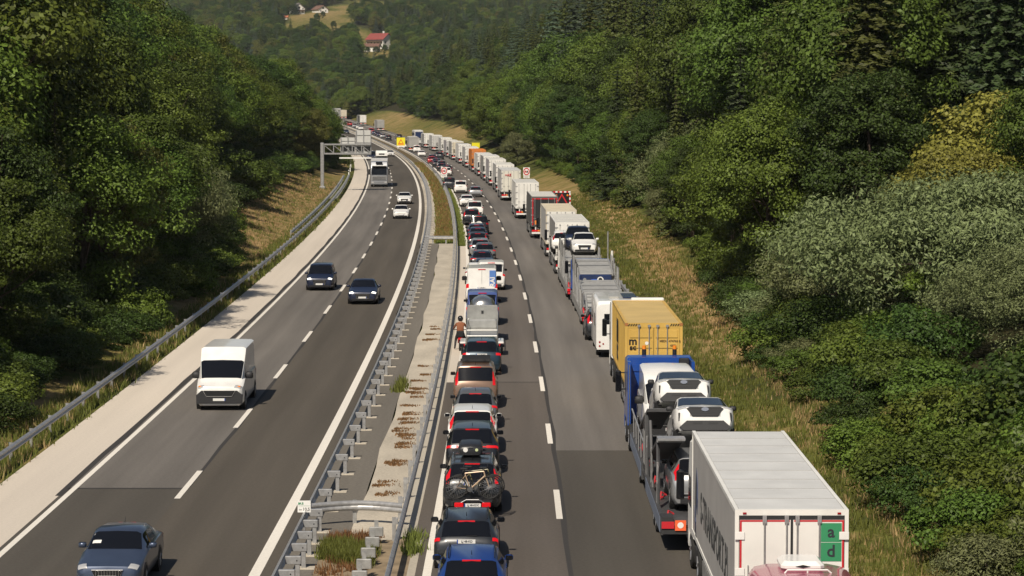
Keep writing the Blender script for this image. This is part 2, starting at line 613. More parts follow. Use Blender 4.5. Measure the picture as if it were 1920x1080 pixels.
def post_mesh(style):
    mb = MB()
    if style == 'median':                     # C-post with a wide spacer block on top
        mb.box(-.06, .06, -.05, -.04, -.1, .70).box(-.06, -.05, -.04, .05, -.1, .70).box(.05, .06, -.04, .05, -.1, .70)
        mb.box(-.34, .10, -.07, .07, .50, .715, b=.012)
        mb.box(-.03, .0, -.076, -.07, .58, .62, mi=1)
    else:
        mb.box(-.055, .055, -.05, -.04, -.3, .72).box(-.055, -.045, -.04, .05, -.3, .72).box(.045, .055, -.04, .05, -.3, .72)
        mb.box(-.12, .055, -.04, .04, .50, .70, b=.01)
    return mb.mesh("post", [M['galv'], M['black']])
PM, PS = post_mesh('median'), post_mesh('plain')
PF = MB().box(-.25, .32, -.22, .22, -.05, .03, b=.01).mesh("footing", M['medconc'])

def rail(label, o, y0, y1, side, post_o, posts, pm, mirror=False, z0=.44, footing=False, group="guard rails"):
    r = thing("guard_rail", label, "guard rail", on(o, y0), group=group)
    r.location.z = prof(y0)
    inv = Matrix.Translation(r.location).inverted()
    b_ = wbeam(o, y0, y1, side, "beam", r, z0)
    b_.matrix_parent_inverse = inv
    for i, y in enumerate(posts):
        gz = ground(post_o, y) if (post_o < -11.5 or post_o > 15.4) else prof(y)
        p = link_mesh("post", pm, r, (X0(y) + post_o, y, min(gz, prof(y) + .1)), (0, 0, head(y)), (-1, 1, 1) if mirror else None)
        p.matrix_parent_inverse = inv
        if footing and y < 240:
            f = link_mesh("footing", PF, p)
    return r
ys1 = [44.9 + 2 * i for i in range(16)] + [76.9 + 4 * i for i in range(90)]
rail("long steel guard rail on thick posts along the median beside the fast lane", .90, 42, 1100, -1, 1.28, ys1, PM, footing=True)
ys2 = [75.4 + 4 * i for i in range(90)]
rail("long steel guard rail along the median beside the queue of cars", 3.83, 42, 1100, 1, 3.62, ys2, PS, mirror=True)
rail("long steel guard rail along the grassy edge of the concrete hard shoulder", -10.92, 50, 424, 1, -11.1, [52 + 4 * i for i in range(93)], PS, mirror=True)
rail("second steel guard rail starting behind the first below the brown bank", -11.75, 240, 418, 1, -11.9, [242 + 4 * i for i in range(44)], PS, mirror=True)
rail("steel guard rail on the grass verge beyond the empty car transporters", 15.25, 161, 330, -1, 15.4, [163 + 4 * i for i in range(42)], PS)
# rails that close the median across, at the two ends of the paved stretch
def cross_rail(Y, bulge, label):
    r = thing("cross_guard_rail", label, "guard rail", (X0(Y) + 2.3, Y, prof(Y)), group="rails across the median")
    mb = MB()
    prof_ = [(0, 0), (.045, .03), (.08, .06), (.08, .10), (.045, .13), (.03, .155), (.045, .18), (.08, .21), (.08, .25), (.045, .28), (0, .31)]
    rows = []
    for i in range(13):
        t_ = i / 12
        x, yb = -1.34 + 2.8 * t_, bulge * math.sin(math.pi * t_)
        rows.append([(x, yb - a, .42 + c) for a, c in prof_] + [(x, yb - a + .02, .42 + c) for a, c in prof_[::-1]])
    rows = [q + [q[0]] for q in rows]
    mb.grid(rows)
    mb.build("beam", M['galv'], r)
    for x in (-.05,) if bulge > .1 else (-.6, .6):
        MB().box(-.06, .06, -.03, .05, -.05, .74).box(-.10, .10, -.05, -.02, .40, .46).build("post", M['galv_d'], r, loc=(x, bulge + .06, 0))
cross_rail(77.9, .55, "curved guard rail closing the paved median behind the kilometre sign")
cross_rail(231.5, .0, "straight guard rail closing the grassy median where the paving ends")
# a row of grey concrete posts with plates at the near end of the median
for i in range(8):
    y = 74.8 - 1.75 * i
    o_ = 3.12 - .02 * i
    p = thing("barrier_block", "grey slotted steel plate on the weedy near end of the median, beside the queue rail", "barrier", (X0(y) + o_, y, 0), group="slotted plates at the median end")
    MB().box(-.21, .21, -.05, .05, .24, .52, b=.02).build("plate", M['galv_d'], p)
    MB().box(-.06, .06, .055, .12, 0, .7).build("post", M['galv_d'], p)

# ------------------------------------------------------------------ signs
def ring(mb, r0, r1, y0, y1, n=28, mi=0, a0=0, a1=2 * math.pi):
    v, f = [], []
    for i in range(n + 1):
        a = a0 + (a1 - a0) * i / n
        for (r_, y) in ((r0, y0), (r1, y0), (r1, y1), (r0, y1)):
            v.append((r_ * math.cos(a), y, r_ * math.sin(a)))
    for i in range(n):
        for k in range(4):
            f.append((i * 4 + k, i * 4 + (k + 1) % 4, i * 4 + 4 + (k + 1) % 4, i * 4 + 4 + k))
    mb.add(v, f, mi)
    return mb
def disc(mb, r, y, n=28, mi=0, t=.01):
    mb.cyl((0, y, 0), (0, y + t, 0), r, n, mi)
    return mb

def overtaking_sign(o, Y, zc, label):
    s = thing("no_overtaking_sign", label, "road sign", (X0(Y) + o, Y, prof(Y)), head(Y), "no overtaking signs")
    MB().cyl((0, .05, -.3), (0, .05, zc + .6), .04, 10).build("post", M['galv'], s)
    s.scale = (.82, .82, .95)
    p = MB().box(-.60, .60, 0, .015, zc - .62, zc + .62, b=.004).build("board", M['white'], s)
    q = ring(MB(), .40, .56, -.012, -.004).build("red_ring", M['red'], p, loc=(0, 0, zc))
    mb = MB()
    for x, mi in ((-.17, 0), (.15, 1)):
        w_ = .13 if mi else .17
        mb.box(x - w_, x + w_, -.012, -.004, -.14, .02, mi).box(x - w_ * .6, x + w_ * .6, -.012, -.004, .023, .15, mi)
        mb.cyl((x - w_ * .6, -.012, -.16), (x - w_ * .6, -.006, -.16), .04, 8, mi).cyl((x + w_ * .6, -.0125, -.16), (x + w_ * .6, -.006, -.16), .04, 8, mi)
    mb.build("vehicle_symbols", [M['red'], M['black']], p, loc=(0, 0, zc))
    u = MB().box(-.55, .55, 0, .015, zc - 1.02, zc - .66).build("supplementary_plate", M['white'], s)
    MB().box(-.36, .36, -.006, -.002, -.04, .04).build("faded_print", M['dark'], u, loc=(0, 0, zc - .84))
overtaking_sign(4.25, 400, 2.0, "white square no overtaking sign with red ring standing in the median grass")
overtaking_sign(15.7, 371, 2.75, "white square no overtaking sign with red ring standing behind the parked lorries")

Y = 76.3
D_ = 1.15
km = thing("kilometre_sign", "small white kilometre sign with green emblem on a pole at the median rail", "road sign", (X0(Y) + .86, Y, 0))
MB().cyl((0, .03, 0), (0, .03, .8), .032, 10).build("pole", M['galv'], km)
pl = MB().box(-.20, .20, -.012, 0, 1.86 - D_, 2.22 - D_, b=.004).build("plate", M['white'], km)
MB().box(-.17, .17, -.016, -.0125, -.003, .003).build("dividing_line", M['green'], pl, loc=(0, 0, 2.06 - D_))
text("A1", .105, M['green'], pl, (-.095, -.0145, 2.132 - D_), FACE_BACK, bold=.004)
MB().box(-.178, -.15, -.016, -.0125, -.035, .035).box(-.042, -.024, -.016, -.0125, -.035, .035).build("green_marks", M['green'], pl, loc=(0, 0, 2.132 - D_))
text("10,5", .13, mat("grey_print", (.12, .12, .12), .6), pl, (.06, -.0145, 1.955 - D_), FACE_BACK, bold=.002)
text("km", .075, M['dark'], pl, (-.11, -.0145, 1.945 - D_), FACE_BACK)

def tri_frame(mb, r, w_, y, mi=0, cz=0):
    """an upright triangle outline"""
    P = [(r * math.sin(a), r * math.cos(a)) for a in (0, 2 * math.pi / 3, 4 * math.pi / 3)]
    Q = [(p[0] * (1 - w_), p[1] * (1 - w_)) for p in P]
    v = [(a, y, c + cz) for a, c in P] + [(a, y, c + cz) for a, c in Q] + [(a, y + .02, c + cz) for a, c in P] + [(a, y + .02, c + cz) for a, c in Q]
    f = []
    for i in range(3):
        j = (i + 1) % 3
        f += [(i, j, 3 + j, 3 + i), (6 + i, 9 + i, 9 + j, 6 + j), (i, 6 + i, 6 + j, j), (3 + i, 3 + j, 9 + j, 9 + i)]
    mb.add(v, f, mi)
# the warning board trailer on the verge
Y = 281
wt = thing("warning_trailer", "black warning board with red triangle and red and white striped border on the verge", "warning sign", on(15.75, Y), head(Y))
MB().box(-.98, .98, 0, .12, .75, 3.0, b=.02).build("board", M['black'], wt)
mb = MB(); tri_frame(mb, 1.0, .26, -.03, 0, 1.72); mb.build("red_triangle", M['red'], wt)
mb = MB()
for i in range(8):
    mb.box(-.96 + i * .24, -.72 + i * .24, -.02, -.002, 2.80, 2.98, i % 2)
    mb.box(.82, .97, -.02, -.002, .80 + i * .245, 1.045 + i * .245, i % 2)
    mb.box(-.97, -.82, -.02, -.002, .80 + i * .245, 1.045 + i * .245, i % 2)
mb.build("striped_border", [M['red'], M['white']], wt)
for x in (-.62, .62):
    MB().cyl((x, -.07, 2.52), (x, 0, 2.52), .11, 14).build("lamp", M['orange'], wt)
MB().cyl((-.25, -.05, 1.22), (.25, -.05, 1.30), .10, 8).cyl((-.1, -.05, 1.42), (.2, -.05, 1.46), .07, 8).build("worker_symbol", M['orange'], wt)
MB().box(-.9, .9, .1, 1.6, .45, .6).box(-.05, .05, 1.6, 3.0, .45, .55).build("chassis", M['galv_d'], wt)
for x in (-.8, .8):
    MB().cyl((x - .1, .9, .32), (x + .1, .9, .32), .32, 14).build("wheel", M['black'], wt)

Y = 664
yb = thing("roadworks_board", "fluorescent yellow roadworks board with orange triangle standing at the median edge", "warning sign", (X0(Y) + 3.95, Y, prof(Y)), head(Y))
MB().box(-1.1, 1.1, 0, .08, .95, 3.05, b=.01).build("board", M['yellow'], yb)
mb = MB(); tri_frame(mb, .85, .4, -.03, 0, 1.85); mb.build("triangle", mat("orange_red_print", (.75, .12, .02), .5), yb)
MB().box(-.75, .75, -.02, -.002, 1.08, 1.3).build("bar", M['orange'], yb)
for x in (-.8, .8):
    MB().cyl((x, .05, 0), (x, .05, .95), .05, 8).build("leg", M['white'], yb)
MB().box(-1.05, 1.05, -.02, 0, .55, .93).build("lower_panel", M['white'], yb)
Y = 545
ys_ = thing("yellow_sign", "plain bright yellow sign showing above the lorry roofs before the dark trees", "road sign", on(15.75, Y), head(Y))
MB().box(-.85, .85, 0, .05, 2.6, 3.75, b=.01).build("board", M['yellow'], ys_)
for x in (-.6, .6):
    MB().cyl((x, .08, -.2), (x, .08, 3.0), .05, 8).build("post", M['galv'], ys_)

DP = MB().prism([(-.06, 0), (.06, 0), (.06, .95), (-.06, 1.03)], -.05, .05, 'x').mesh("body", M['white'])
DB = MB().box(-.052, .052, -.064, .064, .72, .9).mesh("reflector_band", M['black'])
for y, w_ in ((432, "first"), (461, "second"), (490, "third"), (520, "fourth")):
    o_ = -11.15
    d = thing("delineator_post", "white plastic delineator post on the grass edge, %s beyond the shoulder rail's end" % w_, "delineator", (X0(y) + o_, y, -.02), group="delineators beyond the gantry")
    link_mesh("body", DP, d, scale=(1.6, 1.6, 1.1)); link_mesh("reflector_band", DB, d, scale=(1.6, 1.6, 1.1))

# ------------------------------------------------------------------ sign gantry, seen from behind
Y = 366
gx = X0(Y) - 13.9
g = thing("sign_gantry", "grey cantilever sign gantry reaching over the hard shoulder, seen from behind", "gantry", (gx, Y, ground(-13.9, Y)), 0)
gz = 6.35
MB().box(-.25, .25, -.25, .25, 0, gz + .25, b=.05).box(-.42, .42, -.42, .42, -.4, .35, b=.06).build("column", M['galv'], g)
mb = MB()
mb.box(.25, 7.0, -.14, .14, gz - .1, gz + .12).box(.25, 7.0, -.14, .14, gz - 1.42, gz - 1.2)
mb.build("boom", M['galv'], g)
for i in range(5):
    a = .3 + i * 1.34
    MB().box(a - .06, a + .06, -.08, .08, gz - 1.2, gz - .1).build("boom_upright", M['galv'], g)
    MB().tube([(a + .1, 0, gz - .2), (a + 1.24, 0, gz - 1.15)], .06, 6).build("boom_brace", M['galv'], g)
al = mat("aluminium_panel_back", (.58, .58, .56), .5, .2, noise=(1.2, .06))
def sign_back(x0, x1, z0, z1, n):
    p = MB().box(x0, x1, .25, .30, z0, z1).build("sign_panel", al, g)
    for i in range(n + 1):
        x = x0 + .08 + (x1 - x0 - .16) * i / n
        MB().box(x - .05, x + .05, .10, .245, z0 - .1, z1).build("stiffener", M['galv'], p)
    for k in range(3):
        z = z0 + (z1 - z0) * (.2 + .3 * k)
        MB().box(x0, x1, .17, .24, z - .02, z + .02).build("cross_bar", M['galv_d'], p)
sign_back(2.6, 4.75, gz - 1.5, gz + 1.0, 2)
sign_back(4.8, 7.05, gz - 1.5, gz + 2.05, 2)
for x in (2.75, 3.85, 5.0, 6.15):
    MB().box(x, x + .8, .16, .235, gz - .95, gz - .35).build("lamp_box", M['black'], g)
MB().box(2.5, 7.1, -.6, .2, gz - 1.98, gz - 1.9).build("walkway", mat("walkway_grating", (.08, .09, .09), .7, .3), g)
MB().box(2.5, 7.1, -.64, -.6, gz - 2.02, gz - 1.82).build("walkway_edge", M['white'], g)

# ------------------------------------------------------------------ houses on the far hillside
WALL = mat("white_render", (.76, .74, .69), .9, noise=(.8, .05))
WIN = mat("window_dark", (.02, .022, .025), .2)
BROWN = mat("brown_timber", (.10, .06, .035), .8, noise=(2, .2))
def house(name, label, u, v, W, D, hw, hr, rz, roofm, loggia=False, ridge='x', wins=3, upper=True, balcony=True, chim=True, yoff=0):
    X, Y = far_pt(u, v)
    Y += yoff
    X = (u - 960) / F_PX * Y
    o = X - X0(Y)
    h = thing(name, label, "house", (X, Y, ground(o, Y) - .3), rz, "houses on the far hillside")
    wb = MB()
    wb.box(-W / 2, W / 2, -D / 2, D / 2, 0, hw)
    if ridge == 'y':                      # gable towards the viewer
        wb.prism([(-W / 2, hw), (W / 2, hw), (0, hw + hr)], -D / 2, D / 2, 'y')
    else:
        wb.prism([(-D / 2, hw), (D / 2, hw), (0, hw + hr)], -W / 2, W / 2, 'x')
    wb.build("wall", WALL, h)
    e, tk = .8, .25
    for s in (-1, 1):
        q = W / 2 if ridge == 'y' else D / 2
        L = D / 2 if ridge == 'y' else W / 2
        sl = hr / q
        poly = [(0, hw + hr + .02), (s * (q + e), hw - e * sl + .02), (s * (q + e), hw - e * sl + tk), (0, hw + hr + tk)]
        r_ = MB().prism(poly, -L - e, L + e, 'y' if ridge == 'y' else 'x').build("roof", roofm, h)
        if s > 0 and chim:
            MB().box(-.5, .5, -.5, .5, -.6, 1.6).build("chimney", WALL, r_, loc=((.25 * W, 0, hw + hr * .6) if ridge == 'y' else (.2 * W, .8, hw + hr)))
    for fl in range(2 if hw > 4 else 1):
        for i in range(wins):
            x = -W / 2 + W * (i + .5) / wins
            f = MB().box(x - .55, x + .55, -D / 2 - .05, -D / 2 - .003, .9 + fl * 2.7, 2.3 + fl * 2.7).build("window", WALL, h)
            MB().box(x - .45, x + .45, -D / 2 - .07, -D / 2 - .053, 1.0 + fl * 2.7, 2.2 + fl * 2.7).build("pane", WIN, f)
        for i in range(2):
            yy = -D / 4 + D / 2 * i
            f = MB().box(W / 2 + .003, W / 2 + .05, yy - .55, yy + .55, .9 + fl * 2.7, 2.3 + fl * 2.7).build("window", WALL, h)
            MB().box(W / 2 + .053, W / 2 + .07, yy - .45, yy + .45, 1.0 + fl * 2.7, 2.2 + fl * 2.7).build("pane", WIN, f)
    if ridge == 'y' and upper:
        f = MB().box(-.9, .9, -D / 2 - .05, -D / 2 - .003, hw + .2, hw + 1.5).build("window", BROWN, h)
        MB().box(-.7, .7, -D / 2 - .07, -D / 2 - .053, hw + .35, hw + 1.4).build("pane", WIN, f)
    if balcony:
        MB().box(-W / 2 + .5, W / 2 - .5, -D / 2 - 1.3, -D / 2 - .08, hw - 2.2, hw - 1.2).build("balcony", BROWN, h)
    return h
RG = mat("grey_roof_tiles", (.23, .21, .19), .85, noise=(.9, .12))
RR = mat("red_roof_tiles", (.25, .055, .045), .8, noise=(.9, .15))
RB = mat("brown_roof_tiles", (.17, .09, .065), .85, noise=(.9, .15))
house("white_house", "white gabled house with grey roof high on the far hillside meadow", 559, 27, 9.5, 11, 4.6, 4.2, math.radians(24), RG, ridge='y', wins=3)
house("farm_house", "low white house with brown and red roof, half hidden on the far meadow", 602, 24, 9, 12, 3.0, 3.0, math.radians(30), RB, ridge='y', wins=2, balcony=False)
house("hillside_house", "large white house with bright red roof lowest on the far hillside", 713, 92, 14.5, 10, 6.6, 3.6, math.radians(-38), RR, ridge='x', wins=5, chim=True)
house("garage_house", "white annexe with dark roof tucked below the red roofed house", 699, 98, 9, 7, 3.6, 1.6, math.radians(-10), RB, ridge='x', wins=2, balcony=False, chim=False, upper=False)
house("garden_hut", "tiny orange garden hut on the edge of the far meadow", 537, 37, 3.4, 3.5, 2.2, 1.0, 0, mat("orange_tiles", (.45, .16, .08), .8), ridge='x', wins=1, balcony=False, chim=False, upper=False)
house("ridge_house", "pale house whose roof just shows over the trees at the picture's top edge", 408, 8, 15, 9, 3.5, 2.5, .2, mat("pale_roof", (.5, .38, .3), .8), ridge='x', wins=4, balcony=False)
# ------------------------------------------------------------------ trees and bushes
BARK = mat("bark", (.075, .055, .04), .95, noise=(3, .4))
BARKP = mat("pale_bark", (.26, .20, .15), .9, noise=(3, .3))
LM = {
    'green': leaf_mat("leaves_green", (.078, .122, .019)),
    'deep': leaf_mat("leaves_deep_green", (.046, .080, .015)),
    'light': leaf_mat("leaves_light_green", (.105, .150, .022)),
    'olive': leaf_mat("leaves_grey_olive", (.165, .20, .083), hue=.03),
    'yellow': leaf_mat("leaves_turning_yellow", (.22, .215, .04), hue=.006),
    'rust': leaf_mat("leaves_dry_brown_green", (.125, .135, .028), hue=.02),
    'needle': leaf_mat("needles_olive", (.070, .088, .019), trans=.1),
    'needle2': leaf_mat("needles_dark", (.036, .057, .017), trans=.1),
    'needle3': leaf_mat("needles_blue_green", (.065, .095, .055), trans=.15),
}

def leaf_mesh(name, c, n, size, aspect, m, up=None):
    """rhombic leaves: centres c (N,3), normals n, half length size (N)"""
    N = len(c)
    n = n / np.maximum(np.linalg.norm(n, axis=1, keepdims=True), 1e-6)
    r = NR.normal(size=(N, 3)) if up is None else up
    t_ = np.cross(n, r)
    t_ /= np.maximum(np.linalg.norm(t_, axis=1, keepdims=True), 1e-6)
    b_ = np.cross(n, t_)
    s = size[:, None]
    fold = n * s * .18
    v = np.stack([c - b_ * s, c + t_ * s * aspect + fold, c + b_ * s, c - t_ * s * aspect + fold], axis=1).reshape(-1, 3).astype(np.float32)
    me = bpy.data.meshes.new(name)
    me.vertices.add(4 * N)
    me.vertices.foreach_set("co", v.ravel())
    me.loops.add(4 * N)
    me.loops.foreach_set("vertex_index", np.arange(4 * N, dtype=np.int32))
    me.polygons.add(N)
    me.polygons.foreach_set("loop_start", np.arange(0, 4 * N, 4, dtype=np.int32))
    me.update(calc_edges=True)
    a = me.attributes.new("v", 'FLOAT', 'POINT')
    a.data.foreach_set("value", np.repeat(NR.random(N).astype(np.float32), 4))
    me.materials.append(m)
    return me

def unit(n):
    d = NR.normal(size=(n, 3))
    return d / np.linalg.norm(d, axis=1, keepdims=True)

def crown(name, m, h0, h1, rx, ncl, per, leaf, aspect=.6, rc=.27, top=1.0, lean=.0):
    """clumps of leaves spread through a crown from height h0 to h1"""
    d = unit(ncl)
    d[:, 2] = np.where(NR.random(ncl) < .25, d[:, 2], np.abs(d[:, 2]) * 1.05 - .12)
    rad = .50 + .52 * NR.random(ncl) ** .6
    lob = 1 + .18 * np.sin(3 * np.arctan2(d[:, 1], d[:, 0]) + NR.random() * 6) + .12 * np.sin(5 * np.arctan2(d[:, 1], d[:, 0]) + 4 * d[:, 2])
    hc, hz = h0 + (h1 - h0) * .42, (h1 - h0) * .56
    cc = np.stack([d[:, 0] * rx * rad * lob, d[:, 1] * rx * rad * lob, hc + d[:, 2] * hz * rad * top], axis=1)
    cc[:, 2] = np.maximum(cc[:, 2], h0 + .1 * NR.random(ncl))
    rcl = rx * rc * (.55 + .8 * NR.random(ncl))
    C_, N_, S_ = [], [], []
    for i in range(ncl):
        k = int(per * (.6 + .8 * NR.random()) * (rcl[i] / (rx * rc)) ** 1.3)
        q = unit(k)
        q[:, 2] = q[:, 2] * .8 + .12
        rr = rcl[i] * (.55 + .5 * NR.random(k))[:, None]
        C_.append(cc[i] + q * rr * np.array([1, 1, .72]))
        outw = cc[i] - np.array([0, 0, hc])
        outw = outw / max(np.linalg.norm(outw), .1)
        N_.append(q * .8 + outw * .35 + np.array([0, 0, .35]) + NR.normal(size=(k, 3)) * .45)
        S_.append(leaf * (.6 + .8 * NR.random(k)))
    me = leaf_mesh(name, np.concatenate(C_), np.concatenate(N_), np.concatenate(S_), aspect, m)
    me['cl'] = 1
    return me, cc

def spruce(name, m, h, r0, levels, seg, droop=.35, z0=.08, leafs=1.0):
    C_, N_, S_, U_ = [], [], [], []
    for L in range(levels):
        t = L / levels
        z = h * (z0 + (1 - z0) * t ** .92)
        R = r0 * (1 - t) ** .85 + .12
        nb = max(5, int(11 * (1 - .45 * t)))
        for b_ in range(nb):
            a = 2 * math.pi * (b_ + NR.random() * .8) / nb + L * 1.1
            ln = R * (.72 + .45 * NR.random())
            ns = max(3, int(seg * ln / r0))
            s_ = (np.arange(ns) + .6) / ns
            dr = droop * (.7 + .6 * NR.random())
            zz = z - ln * dr * s_ ** 1.3 + ln * .12 * s_ ** 4
            dirv = np.array([math.cos(a), math.sin(a), 0])
            side = np.array([-math.sin(a), math.cos(a), 0])
            for sgn in (-1, -.5, 0, .5, 1):
                wid = .22 * ln * (1 - s_ * .75) * sgn
                c = dirv * (ln * s_)[:, None] + side * (wid * (.7 + .5 * NR.random(ns)))[:, None]
                c[:, 2] = zz - abs(sgn) * .10 * ln * (1 - s_ * .5) - (.05 * ln if sgn else 0) * NR.random(ns)
                C_.append(c)
                nn = np.array([0, 0, 1.0]) + dirv * .55 + side * (.65 * sgn) + NR.normal(size=(ns, 3)) * .34
                N_.append(nn)
                S_.append(np.full(ns, leafs * (.15 + .032 * ln)) * (.7 + .6 * NR.random(ns)))
                U_.append(np.tile(side * (1 if sgn == 0 else .6) - dirv * sgn * .7, (ns, 1)))
    return leaf_mesh(name, np.concatenate(C_), np.concatenate(N_), np.concatenate(S_), .42, m, up=np.concatenate(U_))

def trunk_mesh(name, h, r, m, limbs=None, bend=.3):
    mb = MB()
    k = 7
    ph = rng.random() * 6
    pts = [(bend * math.sin(ph + 2.2 * i / k) * i / k, bend * math.cos(ph + 1.7 * i / k) * i / k, h * i / k - .4) for i in range(k + 1)]
    mb.tube(pts, [r * (1 - .82 * i / k) for i in range(k + 1)], 7)
    if limbs is not None:
        for c in limbs:
            f = rng.uniform(.3, .7)
            i = min(k - 1, int(f * k))
            p = Vector(pts[i])
            q = Vector(c)
            mid = p.lerp(q, .5) + Vector((0, 0, -.05 * (q - p).length))
            mb.tube([p, mid, q], [r * .32, r * .2, r * .06], 5)
    return mb.mesh(name, m)

# prototypes: (trunk mesh, crown mesh, natural height)
P = {}
def broad(key, m, h, rx, ncl, per, leaf, h0=.22, aspect=.62, rc=.27, bark=BARK, top=1.0):
    cm, cc = crown("crown", LM[m], h * h0, h, rx, ncl, per, leaf, aspect, rc, top)
    P[key] = (trunk_mesh("trunk", h * .85, h * .021, bark, cc[:7]), cm, h)
broad('broad_a', 'green', 16, 5.2, 150, 330, .115)
broad('broad_b', 'deep', 18, 5.0, 140, 330, .12, h0=.18)
broad('broad_c', 'light', 14, 5.4, 140, 330, .11, h0=.15)
broad('broad_d', 'rust', 15, 4.6, 130, 320, .115, h0=.2)
broad('willow_a', 'olive', 10, 6.0, 300, 170, .115, h0=.03, aspect=.34, rc=.20)
broad('willow_b', 'olive', 9, 4.6, 220, 170, .12, h0=.03, aspect=.34, rc=.22)
broad('willow_big', 'olive', 7.2, 9.2, 560, 130, .125, h0=.02, aspect=.34, rc=.125)
broad('maple_y', 'yellow', 10, 5.2, 190, 260, .115, h0=.06, aspect=.8)
broad('bush_a', 'green', 3.4, 2.3, 60, 170, .085, h0=.0, rc=.32)
broad('bush_b', 'light', 2.8, 2.1, 55, 170, .08, h0=.0, rc=.33)
broad('bush_c', 'olive', 3.2, 2.2, 60, 150, .09, h0=.0, aspect=.36, rc=.3)
broad('bush_d', 'deep', 3.6, 2.4, 60, 170, .085, h0=.0, rc=.32)
for key, m, h, r0, lv, sg, dr in (('spruce_a', 'needle', 22, 3.7, 36, 15, .42), ('spruce_b', 'needle2', 20, 3.9, 33, 15, .34), ('spruce_c', 'needle', 24, 3.4, 38, 14, .55), ('spruce_d', 'needle3', 18, 3.6, 31, 15, .2)):
    P[key] = (trunk_mesh("trunk", h * .97, h * .013, BARK, None, .1), spruce("crown", LM[m], h, r0, lv, sg, dr), h)
# half-bare spruce with a pale trunk
P['bare_spruce'] = (trunk_mesh("trunk", 20, .24, BARKP, [(rng.uniform(-2, 2), rng.uniform(-2, 2), rng.uniform(5, 13)) for _ in range(9)], .4), spruce("crown", LM['needle'], 21, 2.1, 16, 10, .75, z0=.42), 21)

KIND = {'spruce': ("spruce_tree", "spruce"), 'broad': ("broadleaf_tree", "tree"), 'willow': ("willow_tree", "willow"), 'maple': ("maple_tree", "maple tree"), 'bush': ("bush", "bush"), 'bare': ("spruce_tree", "spruce")}
TRUNKED = {}
def plant(key, o, Y, h, label, group, rz=None, z=None, wide=1.0, m=None):
    tm, cm, hh = P[key]
    nm, cat = KIND[key.split('_')[0]]
    X = X0(Y) + o
    zz = (ground(o, Y) if z is None else z) - .15
    r = thing(nm, label, cat, (X, Y, zz), rng.uniform(0, 6.28) if rz is None else rz, group)
    s = h / hh
    r.scale = (s * wide, s * wide, s)
    nt_ = "stems" if key.startswith('bush') else "trunk"
    link_mesh(nt_, tm, r)
    c = link_mesh("crown", cm, r)
    if m:
        c.material_slots[0].link = 'OBJECT'
        c.material_slots[0].material = LM[m]
    return r

TAKEN = []
def free(X, Y, d):
    return all((X - a) ** 2 + (Y - b_) ** 2 > (d + e_) ** 2 for a, b_, e_ in TAKEN)
def special(key, u, v_top, Y, o, h, label, group=None, **k):
    plant(key, o, Y, h, label, group, **k)
    TAKEN.append((X0(Y) + o, Y, 4.0 if key in ('maple_y', 'bare_spruce') or (o > 20 and 220 < Y < 260) else 2.5 if o < -15 and key != 'bush_a' else 0.0))
# trees and bushes one can single out
special('willow_big', 0, 0, 118, 29.5, 7.0, "big grey green willow, the widest of the clump on the near bank")
special('willow_b', 0, 0, 113, 37, 6.4, "grey green willow at the picture's edge, beside the widest willow", wide=1.3)
special('willow_a', 0, 0, 104, 29.0, 4.8, "shorter grey green willow in front of the widest willow", wide=1.3)
special('willow_b', 0, 0, 128, 23.6, 5.6, "pale willow standing where the bank bushes meet the dark wood", wide=1.2)
special('maple_y', 0, 0, 145, 36.0, 9.4, "yellowing maple standing above the grey green willows", wide=1.15)
special('maple_y', 0, 0, 137, 31.5, 7.4, "smaller yellowing maple just under the tall yellow one", wide=1.0)
special('spruce_d', 0, 0, 152, 40.5, 17, "blue green fir behind the yellowing maple at the top corner", wide=1.4)
special('spruce_d', 0, 0, 138, 37.0, 9.0, "young blue green pine beside the yellowing maple", wide=1.4)
special('willow_a', 0, 0, 236, 25.8, 8.6, "grey green willow standing alone before the dark spruces on the lorry side", wide=.95)
special('willow_b', 0, 0, 226, 23.6, 5.0, "low grey green willow at the foot of the lone willow", wide=1.2)
special('willow_b', 0, 0, 468, 19.5, 6.5, "small pale willow by the lorry queue at the bend", wide=1.0)
special('willow_b', 0, 0, 905, 40, 13, "round pale tree on the wooded slope above the road's bend", wide=1.0)
special('bare_spruce', 0, 0, 247, 32.0, 20, "half bare spruce with a pale naked trunk and bent top", wide=1.1)
special('bare_spruce', 0, 0, 256, 28.5, 16, "half bare spruce with thin reddish trunk beside the bent one", wide=.9)
special('broad_a', 0, 0, 350, 25.0, 9.5, "round light green tree on the grass bank above the warning board", m='light', wide=1.4)
special('broad_c', 0, 0, 368, 29, 10, "broad light green tree behind the round one on the grass bank", m='green', wide=1.4)
special('spruce_a', 0, 0, 172, -27.0, 20.5, "tall drooping spruce with sunlit tips over the dark wood by the shoulder", wide=1.3)
special('spruce_b', 0, 0, 152, -20.5, 9.5, "dense dark pine in front of the wood by the hard shoulder", wide=1.5, m='needle3')
special('willow_a', 0, 0, 174, -17.2, 9.5, "grey green willow leaning out of the wood by the hard shoulder", wide=.85)
special('willow_b', 0, 0, 189, -17.0, 8.6, "second grey green willow at the wood's edge before the brown bank", wide=1.0)
special('broad_c', 0, 0, 131, -21.0, 10.5, "light green leafy tree at the picture's edge above the shoulder rail", wide=1.1)
special('bush_b', 0, 0, 168, -13.4, 2.6, "small light green bush in the shade behind the shoulder rail")
special('bush_a', 0, 0, 275, -19.8, 5.5, "leafy bush at the foot of the wood above the brown bank", wide=1.1)

